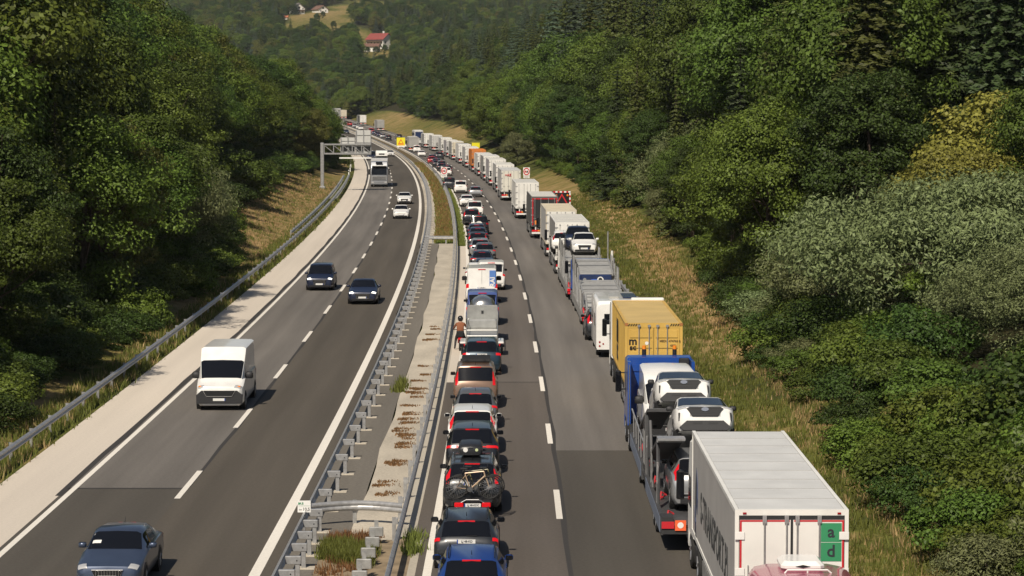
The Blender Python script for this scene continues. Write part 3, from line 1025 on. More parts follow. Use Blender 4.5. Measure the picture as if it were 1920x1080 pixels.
# the woods: a jittered lattice on both hillsides; the nearest trees are things, the rest one mass per kind
cands = []
def scatter(side, y0, y1, dmax, sp0):
    Y = y0
    while Y < y1:
        sp = sp0 + Y * .0034
        edge = tree_right(Y) + 2.2 + 13.5 * (1 - sm(136, 158, Y)) if side > 0 else tree_left(Y) - 4.6 - 3.4 * sm(172, 205, Y) * (1 - sm(380, 460, Y))
        o = edge
        row = 0
        zt = H_CAM + 195.0 * Y / F_PX                      # height of the picture's top edge there
        while True:
            oo = o + side * rng.uniform(-.3, .3) * sp
            yy = Y + rng.uniform(-.45, .45) * sp
            if abs(o - edge) > dmax or ground(oo, yy) > zt + 2:
                break
            X = X0(yy) + oo
            d = math.hypot(X, yy)
            u = 960 + F_PX * X / yy
            if free(X, yy, 3.2) and -180 < u < 2100:
                cands.append((d, side, oo, yy, row))
            o += side * sp
            row += 1
        Y += sp * .9
scatter(1, 62, 1010, 190, 5.7)
scatter(-1, 84, 900, 60, 4.9)
cands.sort()
count = {'spruce': 0, 'broad': 0}
LK = {'spruce_a': "olive green conical spruce", 'spruce_b': "dark green dense spruce", 'spruce_c': "slender spruce with drooping branches", 'spruce_d': "blue green spruce", 'broad_a': "mid green leafy tree", 'broad_b': "dark green leafy tree", 'broad_c': "light green leafy tree", 'broad_d': "leafy tree with brownish dry foliage"}
MASS = {}
for d, side, o, Y, row in cands:
    patch = hn(o * 2.2 + 40 * side, Y * 1.3)
    p_spruce = (.14 if row == 0 else .50 if row == 1 else .74) + .2 * patch
    if side < 0:
        p_spruce = (.10 if row == 0 else .40) + .2 * patch - (.35 if Y > 235 else 0)
    if side > 0 and Y > 500:
        p_spruce -= .18
    kind = 'spruce' if rng.random() < p_spruce else 'broad'
    if kind == 'spruce':
        key = rng.choices(['spruce_a', 'spruce_b', 'spruce_c', 'spruce_d'], [4, 4, 3, .5])[0]
        h = rng.uniform(17, 26)
    else:
        key = rng.choices(['broad_a', 'broad_b', 'broad_c', 'broad_d'], [4, 5, 1.3, 2.2 if (side < 0 and Y > 230) else .12])[0]
        h = rng.uniform(12.5, 19.5)
    if row == 0:
        h *= (.80 - .24 * sm(140, 165, Y) * (1 - sm(330, 400, Y))) if side > 0 else (.60 if Y < 150 else .70)
    elif row == 1:
        h *= 1.0
    if side > 0: h *= 1.1 if kind == 'broad' else 1.22
    if side < 0:
        h *= 1.08 if Y < 300 else .98 - .28 * sm(420, 640, Y)
    if side > 0 and Y > 600:
        h *= .85
    if count[kind] < 296:
        count[kind] += 1
        if side > 0:
            lab = LK[key] + " in the dense wood beyond the lorry queue"
            gr = "woodland beyond the lorry queue"
        else:
            lab = LK[key] + " in the dense wood along the hard shoulder"
            gr = "woodland along the hard shoulder"
        plant(key, o, Y, h, lab, gr, wide=rng.uniform(.85, 1.2) * (.85 if kind == 'spruce' else 1))
    else:
        MASS.setdefault(key, []).append((X0(Y) + o, Y, ground(o, Y) - .2, h / P[key][2]))
# the far hillside
Y = 1120.0
while Y < 2330:
    sp = 6.2 + (Y - 1100) * .0026
    X = (330 - 960) / F_PX * Y
    while X < (1060 - 960) / F_PX * Y:
        xx, yy = X + rng.uniform(-.45, .45) * sp, Y + rng.uniform(-.45, .45) * sp
        if not in_meadow(xx, yy) and abs(xx - X0(yy)) > 14:
            kind = 'spruce' if rng.random() < .30 + .25 * hn(xx * .6, yy * .4) else 'broad'
            key = rng.choice(['spruce_a', 'spruce_b', 'spruce_d']) if kind == 'spruce' else rng.choices(['broad_a', 'broad_b', 'broad_c', 'broad_d'], [4, 4, 2, 2])[0]
            MASS.setdefault(key, []).append((xx, yy, ground(xx - X0(yy), yy) - .3, rng.uniform(.55, .95)))
        X += sp
    Y += sp * .95
# single trees on the far meadow
for u, v, h in ((596, 46, 9), (607, 38, 7), (627, 58, 8), (651, 70, 9), (572, 62, 7), (688, 30, 10), (660, 24, 8), (735, 92, 9), (706, 108, 7), (690, 106, 6), (722, 104, 7)):
    X, Y = far_pt(u, v)
    MASS['broad_b'].append((X, Y, ground(X - X0(Y), Y) - .2, h / 18))

def mass(name, key, pts):
    me = bpy.data.meshes.new(name)
    me.from_pydata([p[:3] for p in pts], [], [])
    a = me.attributes.new("sc", 'FLOAT', 'POINT'); a.data.foreach_set("value", np.array([p[3] for p in pts], dtype=np.float32))
    a = me.attributes.new("rt", 'FLOAT_VECTOR', 'POINT'); a.data.foreach_set("vector", np.array([(0, 0, rng.uniform(0, 6.28)) for p in pts], dtype=np.float32).ravel())
    o = bpy.data.objects.new(name, me)
    C.objects.link(o)
    o['kind'] = 'stuff'
    src = next(x for x in C.objects if x.data == P[key][1])
    ng = bpy.data.node_groups.new(name, 'GeometryNodeTree')
    ng.interface.new_socket("Geometry", in_out='INPUT', socket_type='NodeSocketGeometry')
    ng.interface.new_socket("Geometry", in_out='OUTPUT', socket_type='NodeSocketGeometry')
    gi, go = ng.nodes.new("NodeGroupInput"), ng.nodes.new("NodeGroupOutput")
    ip = ng.nodes.new("GeometryNodeInstanceOnPoints")
    oi = ng.nodes.new("GeometryNodeObjectInfo")
    oi.inputs["Object"].default_value = src
    oi.inputs["As Instance"].default_value = True
    def attr(n, ty):
        x = ng.nodes.new("GeometryNodeInputNamedAttribute"); x.data_type = ty; x.inputs["Name"].default_value = n
        return x.outputs["Attribute"]
    ng.links.new(gi.outputs[0], ip.inputs["Points"])
    ng.links.new(oi.outputs["Geometry"], ip.inputs["Instance"])
    ng.links.new(attr("sc", 'FLOAT'), ip.inputs["Scale"])
    er = ng.nodes.new("FunctionNodeEulerToRotation")
    ng.links.new(attr("rt", 'FLOAT_VECTOR'), er.inputs[0])
    ng.links.new(er.outputs[0], ip.inputs["Rotation"])
    ng.links.new(ip.outputs[0], go.inputs[0])
    md = o.modifiers.new("scatter", 'NODES')
    md.node_group = ng
    return o
for key, pts in MASS.items():
    mass("distant_spruce_forest" if key.startswith('spruce') else "distant_broadleaf_forest", key, pts)

# bushes along the foot of the wood beyond the lorries, and on the bank
nb = 0
Y = 62.0
BL = {'bush_a': "mid green bush in the thicket at the foot of the wood beyond the lorries", 'bush_b': "light green bush in the thicket at the foot of the wood beyond the lorries",
      'bush_c': "grey green bush in the thicket at the foot of the wood beyond the lorries", 'bush_d': "dark green bush in the thicket at the foot of the wood beyond the lorries"}
while Y < 430 and nb < 290:
    e = tree_right(Y)
    gap = sm(165, 185, Y) * (1 - sm(255, 275, Y))
    for row in range(6 if Y < 118 else 4 if Y < 150 else 2):
        if rng.random() < (.95 if Y < 165 else .75) - .45 * gap * (row == 0):
            key = rng.choices(['bush_a', 'bush_b', 'bush_c', 'bush_d'], [3.6, 3, .7, 2.2])[0]
            o = e + .1 + row * 2.3 + rng.uniform(-.8, .8) + 1.6 * gap
            if not free(X0(Y) + o, Y, 1.5) or (o > 24.2 and 93 < Y < 128): continue
            plant(key, o, Y + rng.uniform(-.8, .8), rng.uniform(1.2, 2.2) + min(row, 3) * rng.uniform(.25, .75), BL[key], "thicket beyond the lorries", wide=rng.uniform(.9, 1.4))
            nb += 1
    Y += 2.2 + Y * .008
Y = 88.0
while Y < 470:
    o = tree_left(Y) - rng.uniform(.6, 2.4)
    if Y < 190 or rng.random() < .5:
        key = rng.choice(['bush_a', 'bush_d', 'bush_b'])
        plant(key, o, Y, rng.uniform(1.3, 2.6) * (1 if Y < 200 else 1.4), {'bush_a': "mid green", 'bush_d': "dark green", 'bush_b': "light green"}[key] + " bush at the foot of the wood along the hard shoulder", "undergrowth along the hard shoulder", wide=rng.uniform(1, 1.4))
    if Y < 190:
        plant(rng.choice(['bush_a', 'bush_d']), tree_left(Y) - rng.uniform(3.2, 5.0), Y + 1.2, rng.uniform(2.0, 3.4), "bush in the deep shade under the wood along the hard shoulder", "undergrowth along the hard shoulder", wide=rng.uniform(1, 1.4))
    Y += 3.0 + Y * .006

# ------------------------------------------------------------------ grass and weeds (masses)
GM1 = leaf_mat("dry_grass", (.46, .34, .16), var=.45, trans=.35)
GM2 = leaf_mat("green_grass", (.17, .20, .045), var=.4, trans=.35)
GM3 = leaf_mat("brown_weeds", (.24, .14, .055), var=.5, trans=.3)
def blades(name, pts, hs, m, spread=.12):
    """grass blades standing on pts (N,3)"""
    N = len(pts)
    a = NR.random(N) * 6.283
    lean = NR.normal(size=(N, 2)) * .28
    wd = (.009 + .012 * NR.random(N)) * (1 + pts[:, 1] / 130)
    dx, dy = np.cos(a) * wd, np.sin(a) * wd
    v = np.empty((N, 3, 3), np.float32)
    v[:, 0] = pts - np.stack([dx, dy, np.full(N, .03)], 1)
    v[:, 1] = pts + np.stack([dx, dy, np.full(N, -.03)], 1)
    v[:, 2] = pts + np.stack([lean[:, 0] * hs, lean[:, 1] * hs, hs], 1)
    me = bpy.data.meshes.new(name)
    me.vertices.add(3 * N); me.vertices.foreach_set("co", v.ravel())
    me.loops.add(3 * N); me.loops.foreach_set("vertex_index", np.arange(3 * N, dtype=np.int32))
    me.polygons.add(N); me.polygons.foreach_set("loop_start", np.arange(0, 3 * N, 3, dtype=np.int32))
    me.update(calc_edges=True)
    at_ = me.attributes.new("v", 'FLOAT', 'POINT'); at_.data.foreach_set("value", np.repeat(NR.random(N).astype(np.float32), 3))
    me.materials.append(m)
    o = bpy.data.objects.new(name, me)
    C.objects.link(o)
    o['kind'] = 'stuff'
    return o
def sow(n, fo, y0, y1, clump=0, zf=None, pw=1.6):
    out = []
    while len(out) < n:
        Y = y0 + (y1 - y0) * rng.random() ** pw
        lo, hi = fo(Y)
        o = rng.uniform(lo, hi)
        k = clump or 1
        for _ in range(k):
            oo, yy = o + rng.gauss(0, .12), Y + rng.gauss(0, .15)
            out.append((X0(yy) + oo, yy, zf(oo, yy) if zf else ground(oo, yy)))
    return np.array(out, dtype=np.float32)
def hgt(n, a, b_):
    return (a + (b_ - a) * NR.random(n)).astype(np.float32)
p = sow(9000, lambda Y: (15.5, tree_right(Y) + .6), 55, 330, 7); blades("dry_verge_grass", p, hgt(len(p), .08, .28), GM1)
p = sow(9000, lambda Y: (17.8 + .006 * Y, 19.2 + .008 * Y), 55, 230, 7); blades("tall_straw_grass", p, hgt(len(p), .12, .38), GM1)
p = sow(62000, lambda Y: (15.3, tree_right(Y) + .4), 55, 330, 7); blades("green_verge_grass", p, hgt(len(p), .1, .34), GM2)
p = sow(16000, lambda Y: (-19.5, -12.2), 190, 400, 6, pw=1.0); blades("bank_dry_grass", p, hgt(len(p), .08, .3), GM1)
p = sow(16000, lambda Y: (-19.5, -12.2), 190, 400, 14, pw=1.0); blades("bank_green_grass", p, hgt(len(p), .06, .25), GM2)
p = sow(26000, lambda Y: (-12.6, -10.5), 70, 330, 9, lambda o, Y: max(ground(o, Y), -.03)); blades("shoulder_edge_grass", p, hgt(len(p), .12, .5), GM2)
p = sow(5000, lambda Y: (-12.6, -10.6), 70, 330, 7, lambda o, Y: max(ground(o, Y), -.03)); blades("shoulder_edge_dry_grass", p, hgt(len(p), .15, .5), GM1)
p = sow(22000, lambda Y: (1.95, 3.3), 233, 520, 8, lambda o, Y: prof(Y)); blades("median_brown_weeds", p, hgt(len(p), .15, .5), GM3)
p = sow(9000, lambda Y: (1.9, 3.4), 232, 520, 9, lambda o, Y: prof(Y)); blades("median_green_weeds", p, hgt(len(p), .15, .5), GM2)
p = sow(7000, lambda Y: (4.15, 4.5), 228, 420, 8, lambda o, Y: 0); blades("rail_foot_grass", p, hgt(len(p), .1, .3), GM2)
def bed(n, f, a, b_, m, name):
    out = []
    while len(out) < n:
        Y, o = rng.uniform(66, 76.2), rng.uniform(1.7, 3.1)
        if f(o, Y):
            for _ in range(10):
                yy, oo = Y + rng.gauss(0, .1), o + rng.gauss(0, .09)
                out.append((X0(yy) + oo, yy, 0))
    q = np.array(out, dtype=np.float32)
    blades(name, q, hgt(len(q), a, b_), m)
bed(7000, lambda o, Y: (Y - 73.0 + (o - 2.3) * .8) ** 2 < 1.6 + .8 * math.sin(o * 9), .12, .42, GM2, "median_end_green_weeds")
bed(3500, lambda o, Y: Y > 72.5 or rng.random() < .15, .08, .3, GM3, "median_end_brown_weeds")
p = sow(420, lambda Y: (4.1, 4.4), 73.0, 76.5, 9, lambda o, Y: 0); blades("rail_end_tuft", p, hgt(len(p), .12, .42), GM2)
p = sow(500, lambda Y: (2.0, 2.35), 114, 118.5, 9, lambda o, Y: 0); blades("median_joint_tuft", p, hgt(len(p), .1, .4), GM2)
# dead plant litter lying on the median concrete
v, hh = [], []
for i in range(52):
    Y = rng.uniform(79, 150)
    if Y > 118 and rng.random() < .5: continue
    o = rng.uniform(2.35, 2.9)
    for _ in range(rng.randint(60, 200)):
        yy, oo = Y + rng.gauss(0, .18), o + abs(rng.gauss(0, .33))
        if oo < 3.5:
            v.append((X0(yy) + oo, yy, .03)); hh.append(rng.uniform(.01, .06))
q = np.array(v, dtype=np.float32)
lt = blades("dead_plant_litter", q, np.array(hh, dtype=np.float32), leaf_mat("dead_litter", (.15, .075, .035), var=.5, trans=.1))
# ------------------------------------------------------------------ cars and vans
def paint(name, col, flake=0.0):
    return mat(name, col, .32, flake, .5, noise=(2.5, .06), coat=.6, paint=True)
PT = {
    'black': paint("paint_black", (.008, .009, .012)), 'dkgrey': paint("paint_dark_grey", (.03, .033, .038), .3),
    'navy': paint("paint_navy", (.012, .018, .045), .2), 'blue': paint("paint_blue", (.015, .05, .22), .2),
    'white': paint("paint_white", (.78, .77, .74)), 'silver': paint("paint_silver", (.36, .37, .38), .5),
    'grey': paint("paint_grey", (.14, .145, .15), .4), 'brown': paint("paint_bronze_brown", (.20, .125, .085), .3),
    'petrol': paint("paint_petrol_blue", (.015, .035, .055), .3), 'red': paint("paint_red", (.42, .015, .02)),
    'slate': paint("paint_slate_blue", (.055, .075, .125), .4), 'midblue': paint("paint_van_blue", (.06, .10, .30)),
    'maroon': paint("paint_raspberry", (.36, .07, .12)), 'truckblue': paint("paint_royal_blue", (.015, .07, .33)),
}
GLASS = mat("tinted_glass", (.007, .008, .011), .05, 0, .35)
TYRE = mat("tyre_rubber", (.018, .018, .018), .85)
RIM = mat("alloy_rim", (.42, .42, .43), .35, .6)
LRED = mat("tail_lamp_red", (.30, .006, .010), .2)
LRED_ON = mat("brake_lamp_lit", (.40, .006, .010), .25, emit=((1, .008, .015), .32))
LCLR = mat("headlamp_lens", (.55, .55, .55), .12, .3)
LON = mat("headlamp_lit", (.8, .8, .75), .2, emit=((1, .95, .85), 1.6))
CHROME = mat("chrome_trim", (.6, .6, .6), .2, .9)
PLATE = mat("number_plate", (.72, .72, .70), .5)
PBLUE = mat("plate_blue_band", (.02, .06, .3), .5)
PLAST = mat("grey_plastic", (.022, .022, .024), .6)

class Body:
    """a car body as a lofted surface: stations from tail to nose, eight points each from sill to roof centre"""
    def __init__(s, st):
        s.st = [[Vector(p) for p in r] for r in st]
    def at(s, u, v, sg=1):
        i = min(int(u), len(s.st) - 2); a = u - i
        j = min(int(v), 6); b = v - j
        p = (s.st[i][j] * (1 - b) + s.st[i][j + 1] * b) * (1 - a) + (s.st[i + 1][j] * (1 - b) + s.st[i + 1][j + 1] * b) * a
        return Vector((p.x * sg, p.y, p.z))
    def nrm(s, u, v, sg=1):
        e = .02
        u0, v0 = max(u - e, 0), max(v - e, 0)
        du = s.at(u0 + 2 * e, v, sg) - s.at(u0, v, sg)
        dv = s.at(u, min(v0 + 2 * e, 7), sg) - s.at(u, v0, sg)
        n = du.cross(dv)
        if n.length < 1e-9:
            return Vector((sg, 0, .2))
        n.normalize()
        c = s.at(u, v, sg) - Vector((0, s.at(u, v, sg).y * .6, .6))
        return n if n.dot(c) > 0 else -n
    def shell(s):
        mb = MB()
        rows = [[(p.x, p.y, p.z) for p in r] + [(-p.x, p.y, p.z) for p in r[-2::-1]] for r in s.st]
        mb.grid(rows)
        k, n = len(rows[0]), len(rows)
        mb.f += [tuple(range(k)), tuple(range((n - 1) * k, n * k))[::-1]]
        mb.m += [0, 0]
        for i in range(n - 1):                      # floor
            mb.f.append((i * k, (i + 1) * k, (i + 1) * k + k - 1, i * k + k - 1)); mb.m.append(0)
        return mb
    def patch(s, u0, u1, v0, v1, off=.008, sg=1, th=True):
        """a piece of skin standing off the body; v1>7 wraps over the centre line to the other side"""
        us = sorted({u0, u1, *[i for i in range(int(u0) + 1, int(u1) + 1) if u0 < i < u1]})
        vs = sorted({v0, v1, *[i for i in range(int(v0) + 1, int(v1) + 1) if v0 < i < v1]})
        rows = []
        for u in us:
            r = []
            for v in vs:
                g, vv = (sg, v) if v <= 7 else (-sg, 14 - v)
                r.append(tuple(s.at(u, vv, g) + s.nrm(u, vv if vv < 7 else 6.9, g) * off))
            rows.append(r)
        return MB().grid(rows)

def body_stations(L, W, H, k):
    """k: belt, hood, nose, cowl (y from nose), wtop (windscreen top from nose), rear (rr: roof end from tail, rb: window foot from tail), tail z, deck (for saloons), rw roof half width"""
    w, h = W / 2, L / 2
    rb, rr, belt = k['rb'], k['rr'], k['belt']
    rw = k.get('rw', .70) * w
    H2 = H - k.get('rdrop', .05)
    tz = k.get('tail', .62)
    st = []
    y = -h
    st.append([(.80 * w, y + .03, .28), (.90 * w, y + .03, .40), (.92 * w, y + .02, .52), (.88 * w, y + .015, .585), (.82 * w, y + .01, .60), (.70 * w, y, .61), (.5 * w, y, .615), (0, y - .01, .62)])
    st.append([(.87 * w, y + .16, .22), (.97 * w, y + .14, .38), (.985 * w, y + .13, .58), (.96 * w, y + .11, tz), (.92 * w, y + .09, tz + .02), (.80 * w, y + .06, tz + .03), (.6 * w, y + .05, tz + .03), (0, y + .03, tz + .03)])
    d = k.get('deck', 0)
    st.append([(.88 * w, y + .5, .20), (.99 * w, y + .5, .38), (1.0 * w, y + .5, .60), (.97 * w, y + .22, belt - .05), (.90 * w, y + .18, belt - .01), (.80 * w, y + .14, belt), (.6 * w, y + .12, belt + .01), (0, y + .10, belt + .02)])
    if d:
        st.append([(.88 * w, y + .7, .20), (.99 * w, y + .7, .38), (1.0 * w, y + .7, .60), (.97 * w, y + rb, belt), (.90 * w, y + rb, belt + .03), (.80 * w, y + rb - .05, belt + .05), (.6 * w, y + rb - .1, belt + .06), (0, y + rb - .12, belt + .07)])
    yr = y + rr
    st.append([(.88 * w, yr + .1, .20), (.99 * w, yr + .1, .38), (1.0 * w, yr + .1, .62), (.97 * w, yr + .1, belt), (.935 * w, yr + .12, belt + .03), (rw + .02, yr + .05, H2 - .07), (rw - .09, yr, H2 - .015), (0, yr - .03, H2)])
    yt, yc = h - k['wtop'], h - k['cowl']
    wz = k.get('wz', H - .045)
    m_ = yt - .42 if 'wz' in k else 0
    st.append([(.88 * w, m_, .20), (.99 * w, m_, .38), (1.0 * w, m_, .62), (.975 * w, m_, belt - .02), (.94 * w, m_, belt + .01), (rw + .05, m_, H - .08), (rw - .06, m_, H - .015), (0, m_ + (.06 if 'wz' in k else 0), H)])
    st.append([(.88 * w, yt, .20), (.99 * w, yt, .38), (1.0 * w, yt, .62), (.975 * w, yt, belt - .03), (.94 * w, yt + .02, belt), (rw + .03, yt + .06, wz - .075), (rw - .09, yt + .02, wz - .015), (0, yt, wz)])
    hd = k['hood']
    st.append([(.88 * w, yc - .1, .20), (.99 * w, yc - .1, .38), (1.0 * w, yc - .1, .62), (.975 * w, yc - .12, belt - .06), (.93 * w, yc - .1, belt - .03), (.84 * w, yc - .04, hd), (.64 * w, yc + .06, hd + .03), (0, yc + .12, hd + .04)])
    ym = h - .45
    nz = k['nose']
    st.append([(.87 * w, ym, .20), (.98 * w, ym, .36), (.99 * w, ym, .58), (.955 * w, ym, nz + .03), (.90 * w, ym, nz + .07), (.78 * w, ym + .02, nz + .10), (.55 * w, ym + .03, nz + .125), (0, ym + .04, nz + .135)])
    st.append([(.80 * w, h - .12, .20), (.92 * w, h - .14, .36), (.935 * w, h - .15, .54), (.90 * w, h - .14, nz - .06), (.86 * w, h - .12, nz - .01), (.72 * w, h - .09, nz + .03), (.5 * w, h - .07, nz + .04), (0, h - .05, nz + .05)])
    st.append([(.68 * w, h - .02, .24), (.80 * w, h - .02, .36), (.83 * w, h - .01, .48), (.80 * w, h - .01, nz - .17), (.76 * w, h - .01, nz - .14), (.62 * w, h, nz - .12), (.4 * w, h, nz - .11), (0, h + .01, nz - .10)])
    return st

WHEEL = {}
def wheel(r, wd, parent, x, y, alloy=True):
    key = (round(r, 3), round(wd, 3), alloy)
    if key not in WHEEL:
        a = MB()
        n = 20
        rows = []
        for (xx, rr) in ((-wd / 2, r * .62), (-wd / 2, r * .93), (-wd / 2 + .03, r), (wd / 2 - .03, r), (wd / 2, r * .93), (wd / 2, r * .62)):
            rows.append([(xx, rr * math.cos(6.2832 * i / n), rr * math.sin(6.2832 * i / n)) for i in range(n + 1)])
        a.grid(rows)
        b = MB()
        b.cyl((-wd / 2 + .035, 0, 0), (wd / 2 - .035, 0, 0), r * .63, 20, 1)
        for i in range(5):
            t_ = 6.2832 * i / 5
            for sg in (-1, 1):
                xx = sg * (wd / 2 - .02)
                b.tube([(xx, .1 * r * math.cos(t_), .1 * r * math.sin(t_)), (xx, .6 * r * math.cos(t_), .6 * r * math.sin(t_))], .07 * r, 4)
        for sg in (-1, 1):
            b.cyl((sg * (wd / 2 - .025), 0, 0), (sg * (wd / 2 - .005), 0, 0), r * .15, 10)
        WHEEL[key] = (a.mesh("wheel", TYRE, 40), b.mesh("rim", [RIM, PLAST]))
    a, b = WHEEL[key]
    wo = link_mesh("wheel", a, parent, (x, y, r))
    link_mesh("rim", b, wo)
    return wo

def plate(parent, y, z, face=-1, txt="LJ 48-KD", dark=False):
    p = MB().box(-.26, .26, -.008, .008, -.055, .055).build("number_plate", PLAST if dark else PLATE, parent, loc=(0, y, z))
    q = MB().box(-.26, -.225, face * .008 + (-.003 if face < 0 else 0), face * .008 + (0 if face < 0 else .003), -.055, .055).build("blue_band", PBLUE, p)
    if txt:
        text(txt, .085, PLATE if dark else M['dark'], p, (.02, face * .0105, 0), FACE_BACK if face < 0 else (R90, 0, math.pi), bold=.002, name="plate_lettering")
    return p

def mirror(parent, x, y, z, sg, m, big=False):
    s = 1.0 if not big else 1.5
    mb = MB()
    mb.box(-.11 * s, .11 * s, -.06 * s, .06 * s, -.075 * s * (1.3 if big else 1), .075 * s * (1.3 if big else 1), 0, b=.04 * s)
    mb.box(-sg * .11 * s - .05, -sg * .11 * s + .05, -.02, .02, -.06, -.03, 0)
    o = mb.build("mirror", m, parent, 50, loc=(x + sg * .12 * s, y, z))
    MB().box(-.09 * s, .09 * s, -.06 * s - .006, -.06 * s - .002, -.06 * s, .06 * s).build("mirror_glass", GLASS, o)
    return o

SP = {   # shapes
    'wagon': dict(L=4.69, W=1.81, H=1.47, belt=.95, hood=.97, nose=.70, cowl=1.30, wtop=2.05, rb=.2, rr=.62, tail=.80, rw=.68, rdrop=.07),
    'hatch': dict(L=4.2, W=1.78, H=1.48, belt=.95, hood=.98, nose=.72, cowl=1.15, wtop=1.85, rb=.2, rr=.66, tail=.82, rw=.67, rdrop=.07),
    'suv': dict(L=4.55, W=1.86, H=1.66, belt=1.07, hood=1.08, nose=.84, cowl=1.20, wtop=1.90, rb=.2, rr=.60, tail=.90, rw=.70, rdrop=.06),
    'kuga': dict(L=4.6, W=1.88, H=1.66, belt=1.08, hood=1.10, nose=.90, cowl=1.02, wtop=2.15, rb=.2, rr=.60, tail=.90, rw=.70, rdrop=.06),
    'jeep': dict(L=4.8, W=1.90, H=1.86, belt=1.15, hood=1.14, nose=.92, cowl=1.35, wtop=1.95, rb=.2, rr=.42, tail=.95, rw=.76, rdrop=.04),
    'saloon': dict(L=4.75, W=1.83, H=1.44, belt=.95, hood=.96, nose=.70, cowl=1.35, wtop=2.1, rb=.62, rr=1.20, tail=.82, rw=.67, deck=1, rdrop=.08),
    'limo': dict(L=5.2, W=1.92, H=1.50, belt=.98, hood=.99, nose=.74, cowl=1.50, wtop=2.35, rb=.70, rr=1.35, tail=.85, rw=.66, deck=1, rdrop=.08),
    'liftback': dict(L=4.66, W=1.81, H=1.46, belt=.95, hood=.97, nose=.71, cowl=1.28, wtop=2.0, rb=.40, rr=1.15, tail=.84, rw=.68, deck=1, rdrop=.09),
    'mpv': dict(L=4.85, W=1.90, H=1.74, belt=1.05, hood=1.05, nose=.80, cowl=1.02, wtop=1.85, rb=.2, rr=.50, tail=.9, rw=.74, rdrop=.05),
    'smallvan': dict(L=4.4, W=1.83, H=1.82, belt=1.10, hood=1.08, nose=.82, cowl=1.05, wtop=1.75, rb=.2, rr=.34, tail=.9, rw=.82, rdrop=.02),
    'van': dict(L=4.95, W=1.92, H=1.97, belt=1.12, hood=1.12, nose=.86, cowl=.95, wtop=1.55, rb=.16, rr=.30, tail=.9, rw=.86, rdrop=.02),
    'bigvan': dict(L=5.99, W=2.06, H=2.54, wz=2.06, belt=1.30, hood=1.24, nose=.98, cowl=.86, wtop=1.55, rb=.10, rr=.22, tail=.9, rw=.88, rdrop=.02),
    'vanlow': dict(L=5.6, W=2.05, H=2.32, wz=2.02, belt=1.30, hood=1.26, nose=.98, cowl=.85, wtop=1.6, rb=.10, rr=.22, tail=.9, rw=.88, rdrop=.02),
}
def make_car(name, label, cat, shape, col, loc=(0, 0, 0), rz=0.0, group=None, pitch=0.0, **q):
    """q: lamps ('corner','tall','wide','low'), lit, rails, box, ptxt, front (grille style), cargo (no rear side glass), rwin (rear window on), roofcol"""
    k = SP[shape]
    L, W, H = k['L'], k['W'], k['H']
    h, w = L / 2, W / 2
    t = thing(name, label, cat, loc, rz, group, pitch)
    B = Body(body_stations(L, W, H, k))
    pm = PT[col]
    deck = 1 if k.get('deck') else 0
    B.shell().build("body", pm, t, 38)
    iR = 3 + deck                    # station at the roof's end
    cargo = q.get('cargo')
    van = shape in ('van', 'bigvan', 'vanlow', 'smallvan')
    # glass
    if q.get('rwin', True):
        lo = iR - 1 + .06
        ws = 5.15 if not van else 5.3
        rw_ = B.patch(lo + (0 if not van else .12), iR - (.09 if not van else .18), ws, 14 - ws, .010).build("rear_window", GLASS, t, 40)
    wsn = B.patch(iR + 2 + .07, iR + 3 - .05, 5.12, 8.88, .010).build("windscreen", GLASS, t, 40)
    for sg in (-1, 1):
        B.patch(iR + 1.04 + (.7 if cargo else 0), iR + 2.55, 4.14, 4.90 if not cargo else 4.84, .008, sg).build("side_window", GLASS, t, 40)
        if not cargo:
            B.patch(iR + .12, iR + .96, 4.14, 4.90, .008, sg).build("side_window", GLASS, t, 40)
        # dark sill and wheel arches
        B.patch(1.2, len(B.st) - 2.2, .0, .55, .006, sg).build("sill", PLAST, t)
        # tail lamps
        lm = LRED_ON if q.get('lit') else LRED
        st_ = q.get('lamps', 'corner')
        if st_ == 'tall':
            mb = B.patch(1.25, iR - .3, 4.15, 5.12, .014, sg)
        elif st_ == 'wide':
            mb = B.patch(1.15, 1.75, 2.8, 6.1, .014, sg)
        elif st_ == 'low':
            mb = B.patch(1.3, 2.0, 2.7, 4.95, .014, sg)
        else:
            mb = B.patch(1.12, 1.92, 2.7, 5.35, .014, sg)
        mb.build("tail_light", lm, t, 40)
        # head lamps
        n_ = len(B.st)
        B.patch(n_ - 2.55, n_ - 1.72, 3.6, 5.45, .012, sg).build("headlight", LON if q.get('hlit') else LCLR, t, 40)
        mirror(t, sg * .93 * w, h - k['cowl'] - .55, k['belt'] + .08, sg, PLAST if (van or q.get('bm')) else pm, shape in ('bigvan', 'vanlow'))
        # handles
        for u in (iR + .9, iR + 1.75):
            if cargo and u < iR + 1: continue
            p = B.at(u, 3.2, sg)
            MB().box(-.015, .015, -.09, .09, -.015, .015).build("door_handle", pm, t, loc=(p.x + sg * .012, p.y - .1, p.z - .03))
    # bumpers, grille, plates
    n_ = len(B.st)
    mb = MB()
    yb = -h
    mb.box(-.72 * w, .72 * w, yb - .018, yb + .03, .27, .44, b=.02)
    mb.build("rear_bumper_insert", PLAST, t)
    MB().box(-.86 * w, .86 * w, yb - .012, yb + .1, .50, .59, b=.02).build("rear_bumper", pm, t)
    if q.get('lamps') == 'wide':
        B.patch(1.3, 1.55, 6.1, 7.9, .012).build("light_bar", LRED_ON if q.get('lit') else LRED, t)
    pz = k.get('tail', .8) - .02
    pyy = B.at(1.35, 7).y - .018
    if shape in ('jeep',):
        plate(t, B.at(.85, 7).y - .02, .80, -1, q.get('ptxt', "LJ 48-KD"), q.get('pdark'))
    else:
        plate(t, pyy - .01, B.at(1.3, 7).z, -1, q.get('ptxt', "LJ 48-KD"), q.get('pdark'))
    bz = B.at(iR - .06, 7)
    MB().box(-.24, .24, -.03, .012, -.018, .018).build("brake_light", LRED_ON, t, loc=(0, bz.y - .01, bz.z - .015))
    fr = q.get('front', 'plain')
